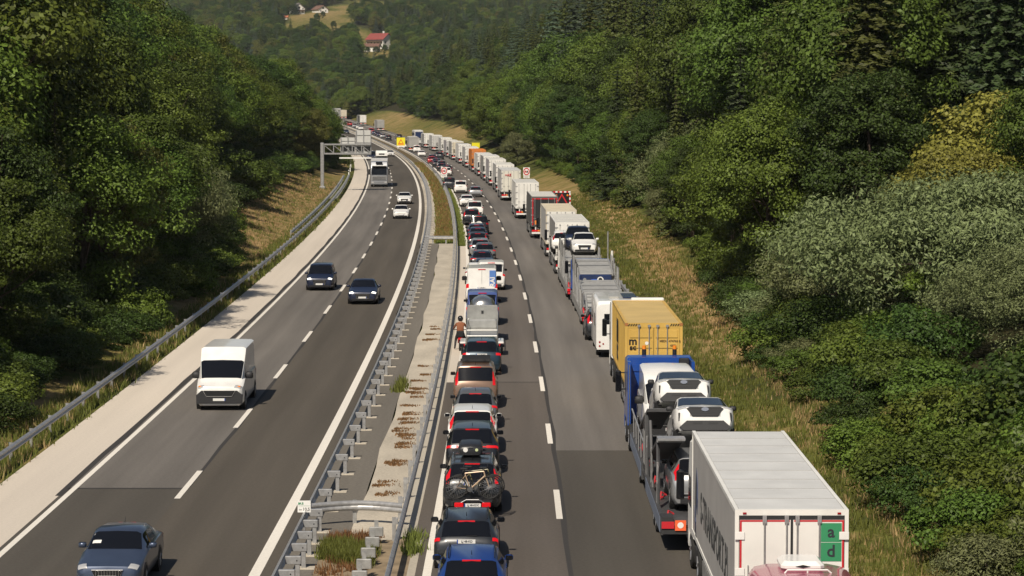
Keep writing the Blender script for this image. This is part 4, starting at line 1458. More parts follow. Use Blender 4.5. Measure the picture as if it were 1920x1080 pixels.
    nz = k['nose']
    gy = h + .012
    if fr == 'mesh':                                  # deep dark grille with an oval badge
        mb = MB()
        mb.prism([(-.60 * w, nz - .02), (-.42 * w, nz - .27), (.42 * w, nz - .27), (.60 * w, nz - .02), (.50 * w, nz + .03), (-.50 * w, nz + .03)], h - .06, h + .025, 'y')
        gr = mb.build("grille", M['black'], t)
        for i in range(5):
            MB().box(-.5 * w, .5 * w, h + .028, h + .036, nz - .24 + i * .055, nz - .225 + i * .055).build("grille_bar", PLAST, gr)
        bd = MB(); bd.cyl((0, h + .03, 0), (0, h + .05, 0), .085, 20)
        bd.build("badge", CHROME, gr, loc=(0, 0, nz - .05)).scale = (1.35, 1, .72)
        mb = MB()
        mb.prism([(-.84 * w, .30), (-.72 * w, .20), (.72 * w, .20), (.84 * w, .30), (.60 * w, .50), (-.60 * w, .50)], h - .12, h + .02, 'y')
        lo_ = mb.build("lower_bumper", PLAST, t)
        MB().box(-.42 * w, -.1 * w, h + .022, h + .03, .40, .46).box(.1 * w, .42 * w, h + .022, h + .03, .40, .46).build("air_intake", M['black'], lo_)
        for sg in (-1, 1):
            MB().box(-.03, .03, -.05, .03, -.13, .13, b=.01).build("air_curtain", M['black'], t, loc=(sg * .84 * w, h - .05, nz - .28))
    elif fr == 'van':
        mb = MB()
        mb.prism([(-.93 * w, .30), (.93 * w, .30), (.95 * w, .66), (.74 * w, nz - .12), (-.74 * w, nz - .12), (-.95 * w, .66)], h - .25, h + .03, 'y')
        lo_ = mb.build("lower_bumper", PLAST, t)
        MB().prism([(-.50 * w, nz - .36), (.50 * w, nz - .36), (.62 * w, nz - .13), (-.62 * w, nz - .13)], h + .032, h + .042, 'y').build("grille", M['black'], lo_)
        mb = MB(); mb.tube([(-.66 * w, h + .04, nz - .12), (-.52 * w, h + .05, nz - .37), (.52 * w, h + .05, nz - .37), (.66 * w, h + .04, nz - .12)], .018, 5).build("grille_trim", CHROME, lo_)
        plate(t, h + .05, .48, 1, "")
        for sg in (-1, 1):
            MB().box(-.06, .06, -.02, .02, -.05, .05, b=.01).build("turn_signal", M['orange'], t, loc=(sg * .80 * w, h - .14, nz + .02))
    else:
        gw = .42 if fr == 'plain' else .46
        gb = nz - .26 if fr != 'tall' else nz - .36
        mb = MB()
        mb.prism([(-gw * w * 1.1, nz - .04), (-gw * w * .85, gb), (gw * w * .85, gb), (gw * w * 1.1, nz - .04)], h - .1, h + .02, 'y')
        gr = mb.build("grille", M['black'] if fr != 'smooth' else pm, t)
        if fr != 'smooth':
            for i in range(9):
                x = (-.8 + 1.6 * i / 8) * gw * w
                MB().box(x - .006, x + .006, h + .021, h + .028, gb + .02, nz - .06).build("grille_bar", CHROME, gr)
            mb = MB(); mb.tube([(-gw * w * 1.1, h + .02, nz - .04), (-gw * w * .85, h + .025, gb), (gw * w * .85, h + .025, gb), (gw * w * 1.1, h + .02, nz - .04)], .014, 5, closed=True).build("grille_frame", CHROME, gr)
        MB().box(-.74 * w, .74 * w, h - .06, h + .022, .24, .38, b=.02).build("lower_intake", M['black'], t)
        plate(t, h + .03, .46, 1, "")
    # wheels
    r = .33 if not van and shape not in ('jeep', 'suv', 'mpv') else .36
    for y in (-h + .92 if not deck else -h + 1.02, h - .92):
        for sg in (-1, 1):
            mb = MB(); mb.cyl((sg * (w - .24), y, r), (sg * (w + .004), y, r), r + .055, 20).build("wheel_arch", M['black'], t)
            wheel(r, .22, t, sg * (w - .095), y)
    if q.get('rails'):
        for sg in (-1, 1):
            rwx = k['rw'] * w - .02
            mb = MB()
            mb.tube([(sg * rwx, -h + k['rr'] + .1, H - .07), (sg * rwx, -h + k['rr'] + .3, H + .025), (sg * rwx, h - k['wtop'] - .4, H + .025), (sg * rwx, h - k['wtop'] - .15, H - .07)], .018, 5)
            mb.build("roof_rail", CHROME if q.get('rails') == 2 else M['black'], t)
    if not van:
        MB().cyl((0, -h + k['rr'] + .35, H - .03), (0, -h + k['rr'] + .22, H + .10), .012, 5, r1=.006).build("antenna", M['black'], t)
        if not deck:
            b0 = B.at(iR - .92, 7)
            MB().box(-.01, .30, -.02, -.005, -.008, .008).build("wiper", M['black'], t, loc=(0, b0.y - .01, b0.z + .02))
    return t, B

def queue_at(Y, u=None, o=None, v=None):
    """ground point at Y on a road: offset o"""
    return (X0(Y) + o, Y, prof(Y) + .012)
QG = "cars queueing beside the median"
OG = "vehicles driving towards the viewer"
def q_car(Yr, xc, shape, col, label, cat="car", name=None, **k):
    """a queueing car by the position of its tail"""
    L = SP[shape]['L']
    Y = Yr + L / 2
    nm = name or {'suv': 'parked_suv', 'jeep': 'parked_suv', 'van': 'van', 'bigvan': 'van', 'vanlow': 'van', 'smallvan': 'van'}.get(shape, 'car').replace('parked_', '')
    return make_car(nm, label, cat, shape, col, (xc - (Y - Yr) * math.tan(head(Y)), Y, prof(Y) + .012), head(Y), k.pop('group', QG), **k)

q_car(64.1, -1.04, 'wagon', 'blue', "bright blue estate car with dark rear window, last of the queue", rails=1, lamps='corner', lit=1)
q_car(70.2, -1.28, 'wagon', 'dkgrey', "dark grey estate car with badge, waiting ahead of the bright blue estate", rails=1, lamps='low', lit=1)
c3, B3 = q_car(80.1, -1.27, 'suv', 'dkgrey', "dark grey estate car with roof box and a bicycle rack on its tail", rails=2, lamps='tall', lit=1)
c4, B4 = q_car(88.6, -1.40, 'suv', 'black', "black car with dark blue roof in front of the car with bicycles", lamps='wide', lit=1)
q_car(93.7, -1.48, 'suv', 'white', "white car with tall red lamps beside its rear window", lamps='tall', lit=1)
q_car(101.0, -1.47, 'hatch', 'grey', "grey hatchback with dark roof between the white car and the brown off-roader", lamps='corner', lit=1)
cp, Bp = q_car(107.6, -1.56, 'jeep', 'brown', "bronze brown off-road car with roof rack and dark number plate", lamps='tall', lit=1, ptxt="GO 482-KT", pdark=1)
q_car(121.0, -1.45, 'suv', 'petrol', "dark petrol blue car with red claw lamps behind the silver tank trailer", lamps='corner', lit=1)

# the roof box, the roof rack, the bicycles
t = thing("roof_box", "black roof box with pale stickers on the car with bicycles", "roof box", (-1.34, 82.4, 1.735), head(82))
mb = MB()
rows = []
for y_, sx, z1 in ((-.98, .30, .20), (-.95, .36, .28), (-.8, .39, .34), (.2, .38, .36), (.85, .30, .26), (1.0, .16, .12)):
    rows.append([(sx * a, y_, z1 * b_) for a, b_ in ((-.9, 0), (-1, .25), (-1, .7), (-.8, .95), (0, 1), (.8, .95), (1, .7), (1, .25), (.9, 0))])
mb.grid(rows); mb.f += [tuple(range(9)), tuple(range(45, 54))[::-1]]; mb.m += [0, 0]
mb.build("shell", mat("black_box_plastic", (.022, .023, .026), .35), t, 50)
MB().cyl((-.16, -1.0, .17), (-.16, -.985, .17), .075, 14).build("sticker", M['white'], t)
MB().cyl((.20, -1.0, .17), (.20, -.985, .17), .05, 14).build("sticker", mat("pale_green_sticker", (.55, .62, .35), .5), t)
MB().box(-.07, .07, -1.0, -.985, .24, .27).build("latch", CHROME, t)
for y_ in (-.5, .5):
    MB().box(-.62, .62, y_ - .03, y_ + .03, -.06, -.01).build("crossbar", PLAST, t)
t2 = thing("roof_rack", "black flat roof rack with two work lamps on the brown off-road car", "roof rack", (-1.57, 110.3, 1.90), head(110))
MB().box(-.62, .62, -1.1, 1.1, .0, .05, b=.02).build("deck", M['black'], t2)
for i in range(6):
    MB().box(-.60, .60, -1.0 + i * .38, -.93 + i * .38, .055, .075).build("slat", PLAST, t2)
for x in (-.38, .38):
    MB().cyl((x, -1.16, .06), (x, -1.06, .06), .06, 12).build("work_lamp", M['black'], t2)
MB().box(-.66, .66, -1.13, -1.09, .0, .12).build("rear_rim", PLAST, t2)

def bicycle(label, loc, rz, frame, flip=1, tilt=0.0):
    b = thing("bicycle", label, "bicycle", loc, rz, "bicycles on the tail rack")
    b.rotation_euler = (tilt, 0, rz)
    r = .345
    for x in (-.53 * flip, .53 * flip):
        tm = MB(); n = 32
        tm.tube([(x + r * math.cos(6.2832 * i / n), 0, r + r * math.sin(6.2832 * i / n)) for i in range(n)], .026, 6, closed=True)
        w_ = tm.build("wheel", TYRE, b)
        sp = MB()
        for i in range(14):
            a = 6.2832 * i / 14
            sp.tube([(x, .02 if i % 2 else -.02, r), (x + (r - .03) * math.cos(a), 0, r + (r - .03) * math.sin(a))], .0035, 3)
        sp.cyl((x, -.04, r), (x, .04, r), .03, 8).cyl((x, .03, r), (x, .035, r), .08, 14)
        sp.build("spokes", RIM, w_)
    f = MB()
    A = lambda x, z: (x * flip, 0, z)
    bb, seat, hd0, hd1 = A(-.08, .30), A(-.24, .80), A(.36, .86), A(.39, .72)
    f.tube([bb, seat], .018, 6).tube([seat, hd0], .018, 6).tube([bb, hd1], .026, 6).tube([hd0, hd1], .024, 6)
    f.tube([bb, A(-.53, r)], .012, 5).tube([A(-.22, .74), A(-.53, r)], .011, 5)
    f.tube([hd1, A(.46, .55), A(.53, r)], .016, 6)
    f.build("frame", frame, b)
    MB().tube([seat, A(-.27, .92)], .014, 5).box(min(-.40 * flip, -.14 * flip), max(-.40 * flip, -.14 * flip), -.07, .07, .92, .97, b=.02).build("saddle", M['black'], b)
    hb = MB(); hb.tube([(.34 * flip, -.22, .98), (.36 * flip, 0, .96), (.34 * flip, .22, .98)], .014, 5).tube([hd0, A(.36, .96)], .016, 5).build("handlebar", M['black'], b)
    ck = MB(); ck.cyl((bb[0], -.05, .30), (bb[0], -.04, .30), .09, 14).tube([(bb[0], -.06, .30), (bb[0] + .12, -.06, .18)], .012, 4).tube([(bb[0], .06, .30), (bb[0] - .12, .06, .42)], .012, 4).build("crank", CHROME, b)
    return b
FR1 = mat("sand_bike_frame", (.52, .38, .26), .35, .2)
FR2 = mat("black_bike_frame", (.03, .03, .035), .3)
FR3 = mat("olive_bike_frame", (.22, .19, .09), .35)
cx = -1.24
bicycle("sand coloured bicycle with black tyres, outermost on the tail rack", (cx, 79.30, .66), head(80), FR1, 1)
bicycle("black bicycle between the two others on the tail rack", (cx + .06, 79.52, .66), head(80), FR2, -1)
bicycle("olive bicycle innermost on the rack, against the car's tailgate", (cx + .12, 79.74, .66), head(80), FR3, 1)
rk = thing("bicycle_rack", "bicycle rack with number plate and two red lamps on the dark grey estate", "bicycle rack", (cx, 79.5, .40), head(80))
MB().box(-.62, .62, -.36, .5, .16, .20).build("tray", PLAST, rk)
plate(rk, -.42, .08, -1, "LJ 48-KDC")
for x in (-.43, .43):
    MB().box(x - .14, x + .14, -.43, -.36, .02, .16, b=.02).build("tail_light", LRED_ON, rk)
MB().tube([(-.36, -.40, .16), (-.2, -.40, .25), (.2, -.40, .25), (.36, -.40, .16)], .016, 6).build("hoop", CHROME, rk)

# the silver tank trailer drawn by the blue van
sv = mat("brushed_aluminium", (.50, .50, .48), .38, .75, noise=(3, .12))
GX = -1.55
tt = thing("tank_trailer", "silver flatbed trailer with headboard and steel drum behind the blue van", "trailer", (GX, 130.6, .012), head(131))
MB().box(-.82, .82, 0, 10.5, .68, .80).build("bed", sv, tt)
MB().box(-.82, .82, 7.0, 7.08, .8, 2.02, b=.02).box(-.82, .82, 6.4, 7.0, .8, 1.28, b=.08).build("headboard", sv, tt)
MB().box(-.06, .06, 6.97, 6.995, 1.55, 1.72).build("badge", PLAST, tt)
for z in (.98, 1.28):
    MB().tube([(-.78, .05, .78), (-.78, .05, z), (.78, .05, z), (.78, .05, .78)], .03, 6).build("hoop_rail", sv, tt)
for sg in (-1, 1):
    MB().tube([(sg * .8, .1, .78), (sg * .8, .1, 1.2), (sg * .8, 6.4, 1.25)], .03, 6).build("side_rail", sv, tt)
    MB().box(sg * .98 - .15, sg * .98 + .15, -.3, 1.7, .62, .72, b=.03).build("fender", PT['white'], tt)
    MB().box(sg * .98 - .1, sg * .98 + .1, -.34, -.30, .45, .60).build("tail_light", LRED_ON, tt)
    wheel(.34, .22, tt, sg * .97, .2); wheel(.34, .22, tt, sg * .97, 1.1)
mb = MB(); n = 20
rows = []
for y_, r_ in ((7.5, .30), (7.55, .55), (7.75, .72), (8.8, .78), (10.0, .74), (10.6, .45), (10.7, .2)):
    rows.append([(r_ * math.cos(6.2832 * i / n), y_, 1.62 + r_ * math.sin(6.2832 * i / n)) for i in range(n + 1)])
mb.grid(rows)
dr = mb.build("drum", mat("polished_steel", (.62, .61, .58), .22, .9), tt, 50)
MB().cyl((0, 7.42, 1.62), (0, 7.5, 1.62), .2, 14).build("valve", M['red'], tt)
for sg in (-1, 1):
    MB().box(sg * .82 - .03, sg * .82 + .03, 7.0, 10.4, .8, 1.7).build("side_panel", sv, tt)
MB().box(-.05, .05, 10.5, 13.6, .5, .62).build("drawbar", PLAST, tt)
# a motorcyclist waits beside the trailer
def person_mc(loc, rz):
    mc = thing("motorcycle", "motorcycle waiting between the queue and the rail beside the silver trailer", "motorcycle", loc, rz)
    for y_ in (-.72, .72):
        wheel(.31, .15, mc, 0, y_)
    MB().prism([(-.9, .68), (-.1, .62), (.1, .82), (.5, .95), (.62, .78), (.3, .40), (-.3, .36), (-.6, .55)], -.14, .14, 'x').build("body", M['red'], mc)
    MB().tube([(0, .55, .95), (0, .72, .31)], .035, 6).build("fork", CHROME, mc)
    MB().tube([(-.38, .30, 1.02), (0, .48, 1.0), (.38, .30, 1.02)], .02, 6).build("handlebar", M['black'], mc)
    MB().box(-.10, .10, -.98, -.9, .60, .70).build("tail_light", LRED_ON, mc)
    MB().box(-.2, .2, -1.0, -.6, .75, 1.05, b=.04).build("top_case", M['black'], mc)
    return mc
mx, my = -2.72, 133.6
person_mc((mx, my, .012), head(my))
def person(label, loc, rz, joints, cloth, skin, helmet):
    """one continuous figure grown round a skeleton of (name: (x,y,z,r)) with bones"""
    pr = thing("person", label, "person", loc, rz)
    J, bones = joints
    me = bpy.data.meshes.new("body")
    names = list(J)
    me.from_pydata([J[n_][:3] for n_ in names], [(names.index(a), names.index(b_)) for a, b_ in bones], [])
    o = bpy.data.objects.new("body_tmp", me); C.objects.link(o)
    sk = o.modifiers.new("skin", 'SKIN')
    for i, n_ in enumerate(names):
        me.skin_vertices[0].data[i].radius = (J[n_][3], J[n_][3])
    me.skin_vertices[0].data[0].use_root = True
    o.modifiers.new("sub", 'SUBSURF').levels = 1
    dg = bpy.context.evaluated_depsgraph_get()
    m2 = bpy.data.meshes.new_from_object(o.evaluated_get(dg))
    bpy.data.objects.remove(o)
    m2.materials.clear()
    for m_ in (cloth[0], cloth[1], skin):
        m2.materials.append(m_)
    hz = J['pelvis'][2]
    for p in m2.polygons:
        c = sum((m2.vertices[i].co for i in p.vertices), Vector()) / len(p.vertices)
        hand = min((c - Vector(J[n_][:3])).length for n_ in ('hand_a', 'hand_b')) < .09
        p.material_index = 2 if hand or c.z > J['neck'][2] else (0 if c.z > hz - .02 else 1)
        p.use_smooth = True
    b = bpy.data.objects.new("body", m2); C.objects.link(b); b.parent = pr
    hd = Vector(J['head'][:3])
    if helmet:
        mb = MB(); rows = []
        for i in range(9):
            a = math.pi * i / 8
            rows.append([(hd.x + .145 * math.sin(a) * math.cos(6.2832 * j / 12), hd.y + .165 * math.sin(a) * math.sin(6.2832 * j / 12), hd.z + .03 - .165 * math.cos(a)) for j in range(13)])
        mb.grid(rows); mb.build("helmet", helmet, pr, 60)
    return pr
RJ = dict(pelvis=(0, -.25, .86, .17), waist=(0, -.22, 1.05, .15), chest=(0, -.12, 1.28, .17), neck=(0, -.06, 1.45, .06), head=(0, -.03, 1.60, .10),
          sh_a=(-.20, -.10, 1.37, .07), el_a=(-.33, .05, 1.15, .05), hand_a=(-.36, .28, 1.05, .04), sh_b=(.20, -.10, 1.37, .07), el_b=(.33, .05, 1.15, .05), hand_b=(.36, .28, 1.05, .04),
          hip_a=(-.13, -.22, .82, .11), kn_a=(-.24, .12, .55, .075), ft_a=(-.30, -.02, .08, .05), toe_a=(-.31, .14, .05, .04), hip_b=(.13, -.22, .82, .11), kn_b=(.24, .12, .55, .075), ft_b=(.26, -.02, .12, .05), toe_b=(.27, .13, .09, .04))
RB_ = [('pelvis', 'waist'), ('waist', 'chest'), ('chest', 'neck'), ('neck', 'head'), ('chest', 'sh_a'), ('sh_a', 'el_a'), ('el_a', 'hand_a'), ('chest', 'sh_b'), ('sh_b', 'el_b'), ('el_b', 'hand_b'),
       ('pelvis', 'hip_a'), ('hip_a', 'kn_a'), ('kn_a', 'ft_a'), ('ft_a', 'toe_a'), ('pelvis', 'hip_b'), ('hip_b', 'kn_b'), ('kn_b', 'ft_b'), ('ft_b', 'toe_b')]
person("motorcyclist in orange jacket and dark helmet astride the motorcycle beside the silver trailer", (mx, my, .012), head(my), (RJ, RB_), (mat("orange_jacket", (.22, .075, .03), .8), mat("dark_trousers", (.03, .03, .035), .8)), mat("skin", (.45, .28, .2), .6), mat("dark_helmet", (.02, .02, .022), .2))

bv, Bv = q_car(147.6, -1.72, 'van', 'midblue', "medium blue van towing the silver tank trailer", cat="van", lamps='corner', lit=1, bm=1)
# white high-roof van with a blue stripe
rv, Bv2 = q_car(163.3, -1.95, 'vanlow', 'white', "white high-roof van with blue stripe and white letters down its rear door", cat="van", lamps='low', cargo=1, rwin=False, lit=1)
hh_ = SP['vanlow']['L'] / 2
MB().box(.50, .90, -.012, 0, 1.10, 2.16).build("blue_stripe", mat("stripe_blue", (.10, .22, .55), .5), rv, loc=(0, -hh_ + .10, 0))
text("RAI", .42, M['white'], rv, (.70, -hh_ + .084, 1.42), (R90, -R90, 0), bold=.012)
MB().box(-.005, .005, -.01, 0, .65, 2.2).build("door_gap", PLAST, rv, loc=(0, -hh_ + .105, 0))
q_car(175.0, -1.42, 'van', 'white', "white passenger van pulled out a little behind the striped van", cat="van", lamps='low', lit=1)
q_car(180.3, -2.45, 'hatch', 'white', "white hatchback almost hidden behind the white vans", lamps='corner')
q_car(185.6, -1.95, 'saloon', 'navy', "dark blue saloon just ahead of the white vans", lamps='corner', lit=1)
q_car(195.3, -2.30, 'saloon', 'black', "black saloon with a full width red light bar", lamps='wide', lit=1)
q_car(206.0, -2.2, 'hatch', 'grey', "grey hatchback with a paper in its rear window ahead of the black saloon", lamps='corner', lit=1)
q_car(212.6, -2.65, 'wagon', 'silver', "silver grey estate, second car ahead of the black saloon with light bar", lamps='corner', lit=1)
q_car(222.5, -3.0, 'hatch', 'dkgrey', "dark hatchback with large red lamps and a bright reflection in its window", lamps='tall', lit=1)
q_car(231.5, -3.1, 'saloon', 'navy', "navy saloon, one ahead of the hatchback with large red lamps", lamps='corner')
q_car(238.0, -3.3, 'wagon', 'slate', "slate blue estate behind the black off-roader", lamps='corner')
bs, _ = q_car(247.0, -3.2, 'jeep', 'black', "black off-road car with a white spare wheel cover", lamps='corner')
MB().cyl((0, -2.5, 1.0), (0, -2.38, 1.0), .33, 18).build("spare_wheel_cover", PT['white'], bs)
q_car(265.5, -4.2, 'suv', 'black', "black car with two pale headrests and tall red lamps behind the white people carrier", lamps='tall', lit=1)
q_car(285.0, -4.15, 'mpv', 'white', "white people carrier with wide dark rear window", cat="van", lamps='low')
q_car(311.0, -5.5, 'saloon', 'white', "white saloon keeping close to the median rail", lamps='corner')
q_car(341.0, -4.85, 'hatch', 'silver', "silver hatchback between the lanes with red middle lamp", lamps='corner', lit=1)
q_car(355.0, -7.15, 'smallvan', 'white', "white delivery van with silver bumper and red lamps", cat="van", lamps='low')
q_car(371.0, -9.1, 'mpv', 'dkgrey', "dark grey people carrier hugging the median rail beside the white delivery van")
q_car(436.0, -11.2, 'hatch', 'white', "white hatchback just past the median's no overtaking sign")
# farther cars are copies of three built ones
def proto(shape, col, **k):
    return make_car("car", "x", "car", shape, col, (0, 0, 0), 0, QG, **k)[0]
PR = {'hatch': c_ for c_ in ()}
src = {'hatch': proto('hatch', 'dkgrey', lamps='corner', ptxt=""), 'wagon': proto('wagon', 'dkgrey', lamps='corner', ptxt="", rails=1), 'suv': proto('suv', 'dkgrey', lamps='low', ptxt=""), 'saloon': proto('saloon', 'dkgrey', lamps='corner', ptxt="")}
COLW = {'black': "black", 'dkgrey': "dark grey", 'navy': "navy blue", 'white': "white", 'silver': "silver", 'red': "red", 'grey': "grey", 'slate': "slate blue", 'petrol': "dark teal"}
used = set()
SHW = {'hatch': "hatchback", 'wagon': "estate car", 'suv': "sport utility car", 'saloon': "saloon"}
def far_car(Y, o, shape, col, label, rz=0.0, group=QG):
    loc = (X0(Y) + o, Y, prof(Y) + .012)
    s_ = src[shape]
    if shape in used:
        return dup(s_, loc, head(Y) + rz, label, group, paint=PT[col])
    used.add(shape)
    s_.location = loc
    s_.rotation_euler = (0, 0, head(Y) + rz)
    s_['label'] = label
    s_['group'] = group
    for ob in [s_.children[i] for i in range(len(s_.children))]:
        for sl in ob.material_slots:
            if sl.material and sl.material.get('paint'):
                sl.link = 'OBJECT'; sl.material = PT[col]
    return s_
far = [(453, 6.1, 'wagon', 'navy', "navy estate car right ahead of the white hatchback past the sign"), (466, 5.6, 'hatch', 'black', "black hatchback ahead of the navy estate past the sign"),
       (478, 5.9, 'suv', 'silver', "silver sport utility car in the tight knot of dark cars before the bend"), (491, 5.5, 'saloon', 'black', "black saloon in the knot of cars, ahead of the silver sport utility"),
       (504, 5.8, 'wagon', 'slate', "slate blue estate in the knot of cars before the bend"), (520, 5.4, 'hatch', 'red', "red car partly hidden in the knot of cars before the bend"),
       (538, 6.2, 'saloon', 'navy', "navy saloon at the head of the knot of dark cars"), (556, 8.4, 'suv', 'dkgrey', "dark car straddling the lane dashes beside the knot of cars"),
       (582, 5.5, 'saloon', 'white', "white saloon alone behind the small white van at the bend"),
       (680, 5.2, 'wagon', 'white', "white estate car beside the yellow roadworks board"), (700, 6.8, 'saloon', 'dkgrey', "dark saloon ahead of the grey box lorry"),
       (776, 6.0, 'suv', 'black', "black sport utility car beyond the yellow board, nearest the median"), (792, 10.2, 'suv', 'dkgrey', "dark sport utility car beyond the yellow board, in the lorry lane"),
       (806, 6.0, 'wagon', 'silver', "silver estate ahead of the black sport utility beyond the board"), (821, 5.8, 'saloon', 'navy', "navy saloon two ahead of the black sport utility"),
       (836, 6.1, 'hatch', 'navy', "navy hatchback three ahead of the black sport utility"), (851, 6.0, 'saloon', 'slate', "slate blue saloon right behind the red van at the bend"),
       (925, 6.0, 'saloon', 'white', "white saloon in the farthest visible part of the queue"), (940, 6.2, 'hatch', 'white', "white hatchback one ahead in the farthest part of the queue"),
       (958, 6.0, 'wagon', 'silver', "silver estate in the farthest part of the queue"), (985, 6.0, 'suv', 'red', "red sport utility car in the farthest part of the queue"),
       (1003, 6.0, 'hatch', 'dkgrey', "dark hatchback ahead of the far red car"), (1020, 6.0, 'wagon', 'white', "white estate at the far end beside the dark trees")]
for a in far:
    far_car(*a)
q_car(625.0, X0(625) + 6.3, 'smallvan', 'white', "small white van seen from behind below the grey box lorry", cat="van", lamps='tall')
q_car(866.0, X0(866) + 6.0, 'van', 'red', "bright red van in the far queue below the grey lorry trailers", cat="van", lamps='low')
# cars coming towards the viewer
def o_car(Yf, x, shape, col, label, cat="car", name="car", turn=0.0, **k):
    L = SP[shape]['L']
    Y = Yf + L / 2
    return make_car(name, label, cat, shape, col, (x + (-(Y - Yf)) * math.tan(head(Y)), Y, prof(Y) + .012), math.pi + head(Y) + turn, OG, **k)
ol, Bo = o_car(67.0, -10.78, 'liftback', 'slate', "slate blue liftback with chrome grille driving across the lane dashes", turn=.0)
Bo.patch(6.52, 6.68, 5.6, 6.3, .016, 1).build("sun_visor", PT['white'], ol)
Bo.patch(6.12, 6.22, 5.35, 5.55, .016, 1).build("toll_sticker", M['galv'], ol)
vn, _ = o_car(107.1, -12.40, 'bigvan', 'white', "white delivery van with black bumper and high roof, driving towards the viewer", cat="van", name="van", front='van', cargo=1)
o_car(174.6, -13.25, 'mpv', 'navy', "dark blue people carrier with lit lamps in the slow lane", front='tall', hlit=1)
o_car(162.8, -9.6, 'limo', 'navy', "dark blue limousine with bright lamps in the fast lane", front='tall', hlit=1)
o_car(279.5, -12.2, 'hatch', 'white', "white car with smooth grille-less nose in the fast lane", front='smooth')
o_car(319.0, -13.5, 'saloon', 'white', "white saloon with big dark grille following the smooth nosed white car", front='tall')
far_car(585, -1.6, 'saloon', 'white', "white car passing the white camper in the fast lane", math.pi, OG)
far_car(872, -2.3, 'saloon', 'navy', "dark oncoming car just above the gantry boom", math.pi, OG)
far_car(925, -3.0, 'suv', 'black', "black oncoming car near the dark trees beyond the gantry", math.pi, OG)
q_ = q_car(545, X0(545) - 6.6, 'van', 'navy', "dark blue van partly hidden behind the oncoming white camper", cat="van", group=OG)
q_[0].rotation_euler.z += math.pi
# ------------------------------------------------------------------ lorries
def tm(name, col, **k):
    k.setdefault('noise', (.9, .085, 8))
    return mat(name, col, k.pop('rough', .5), **k)
TC = {'white': tm("lorry_white", (.76, .75, .71)), 'cream': tm("lorry_cream", (.62, .56, .44)), 'grey': tm("tarpaulin_grey", (.33, .325, .31), rough=.65), 'lgrey': tm("tarpaulin_light_grey", (.52, .515, .50), rough=.6),
      'dgrey': tm("tarpaulin_dark", (.12, .118, .112), rough=.65), 'black': tm("lorry_black", (.022, .024, .025)), 'orange': tm("tarpaulin_orange", (.62, .20, .03), rough=.6), 'roof': tm("roof_sheet_grey", (.60, .59, .55), rough=.6),
      'roofw': tm("roof_sheet_white", (.60, .60, .585), rough=.55), 'roofc': tm("roof_tarp_cream", (.60, .53, .40), rough=.7), 'side': tm("fridge_side_grey", (.50, .485, .465), rough=.42), 'yellow': tm("container_yellow", (.60, .385, .09), noise=(.8, .10)),
      'blue': PT['truckblue'], 'rust': tm("rusty_orange_steel", (.36, .15, .05), noise=(4, .35)), 'lav': tm("tarpaulin_lilac_grey", (.42, .40, .42), rough=.6), 'navy': tm("lorry_navy_glass", (.02, .035, .10), rough=.2)}
SEAM = mat("roof_seam_grey", (.38, .38, .37), .6)
STEEL = mat("chassis_steel", (.03, .03, .032), .7)
LG = "lorries queueing along the outer lane"

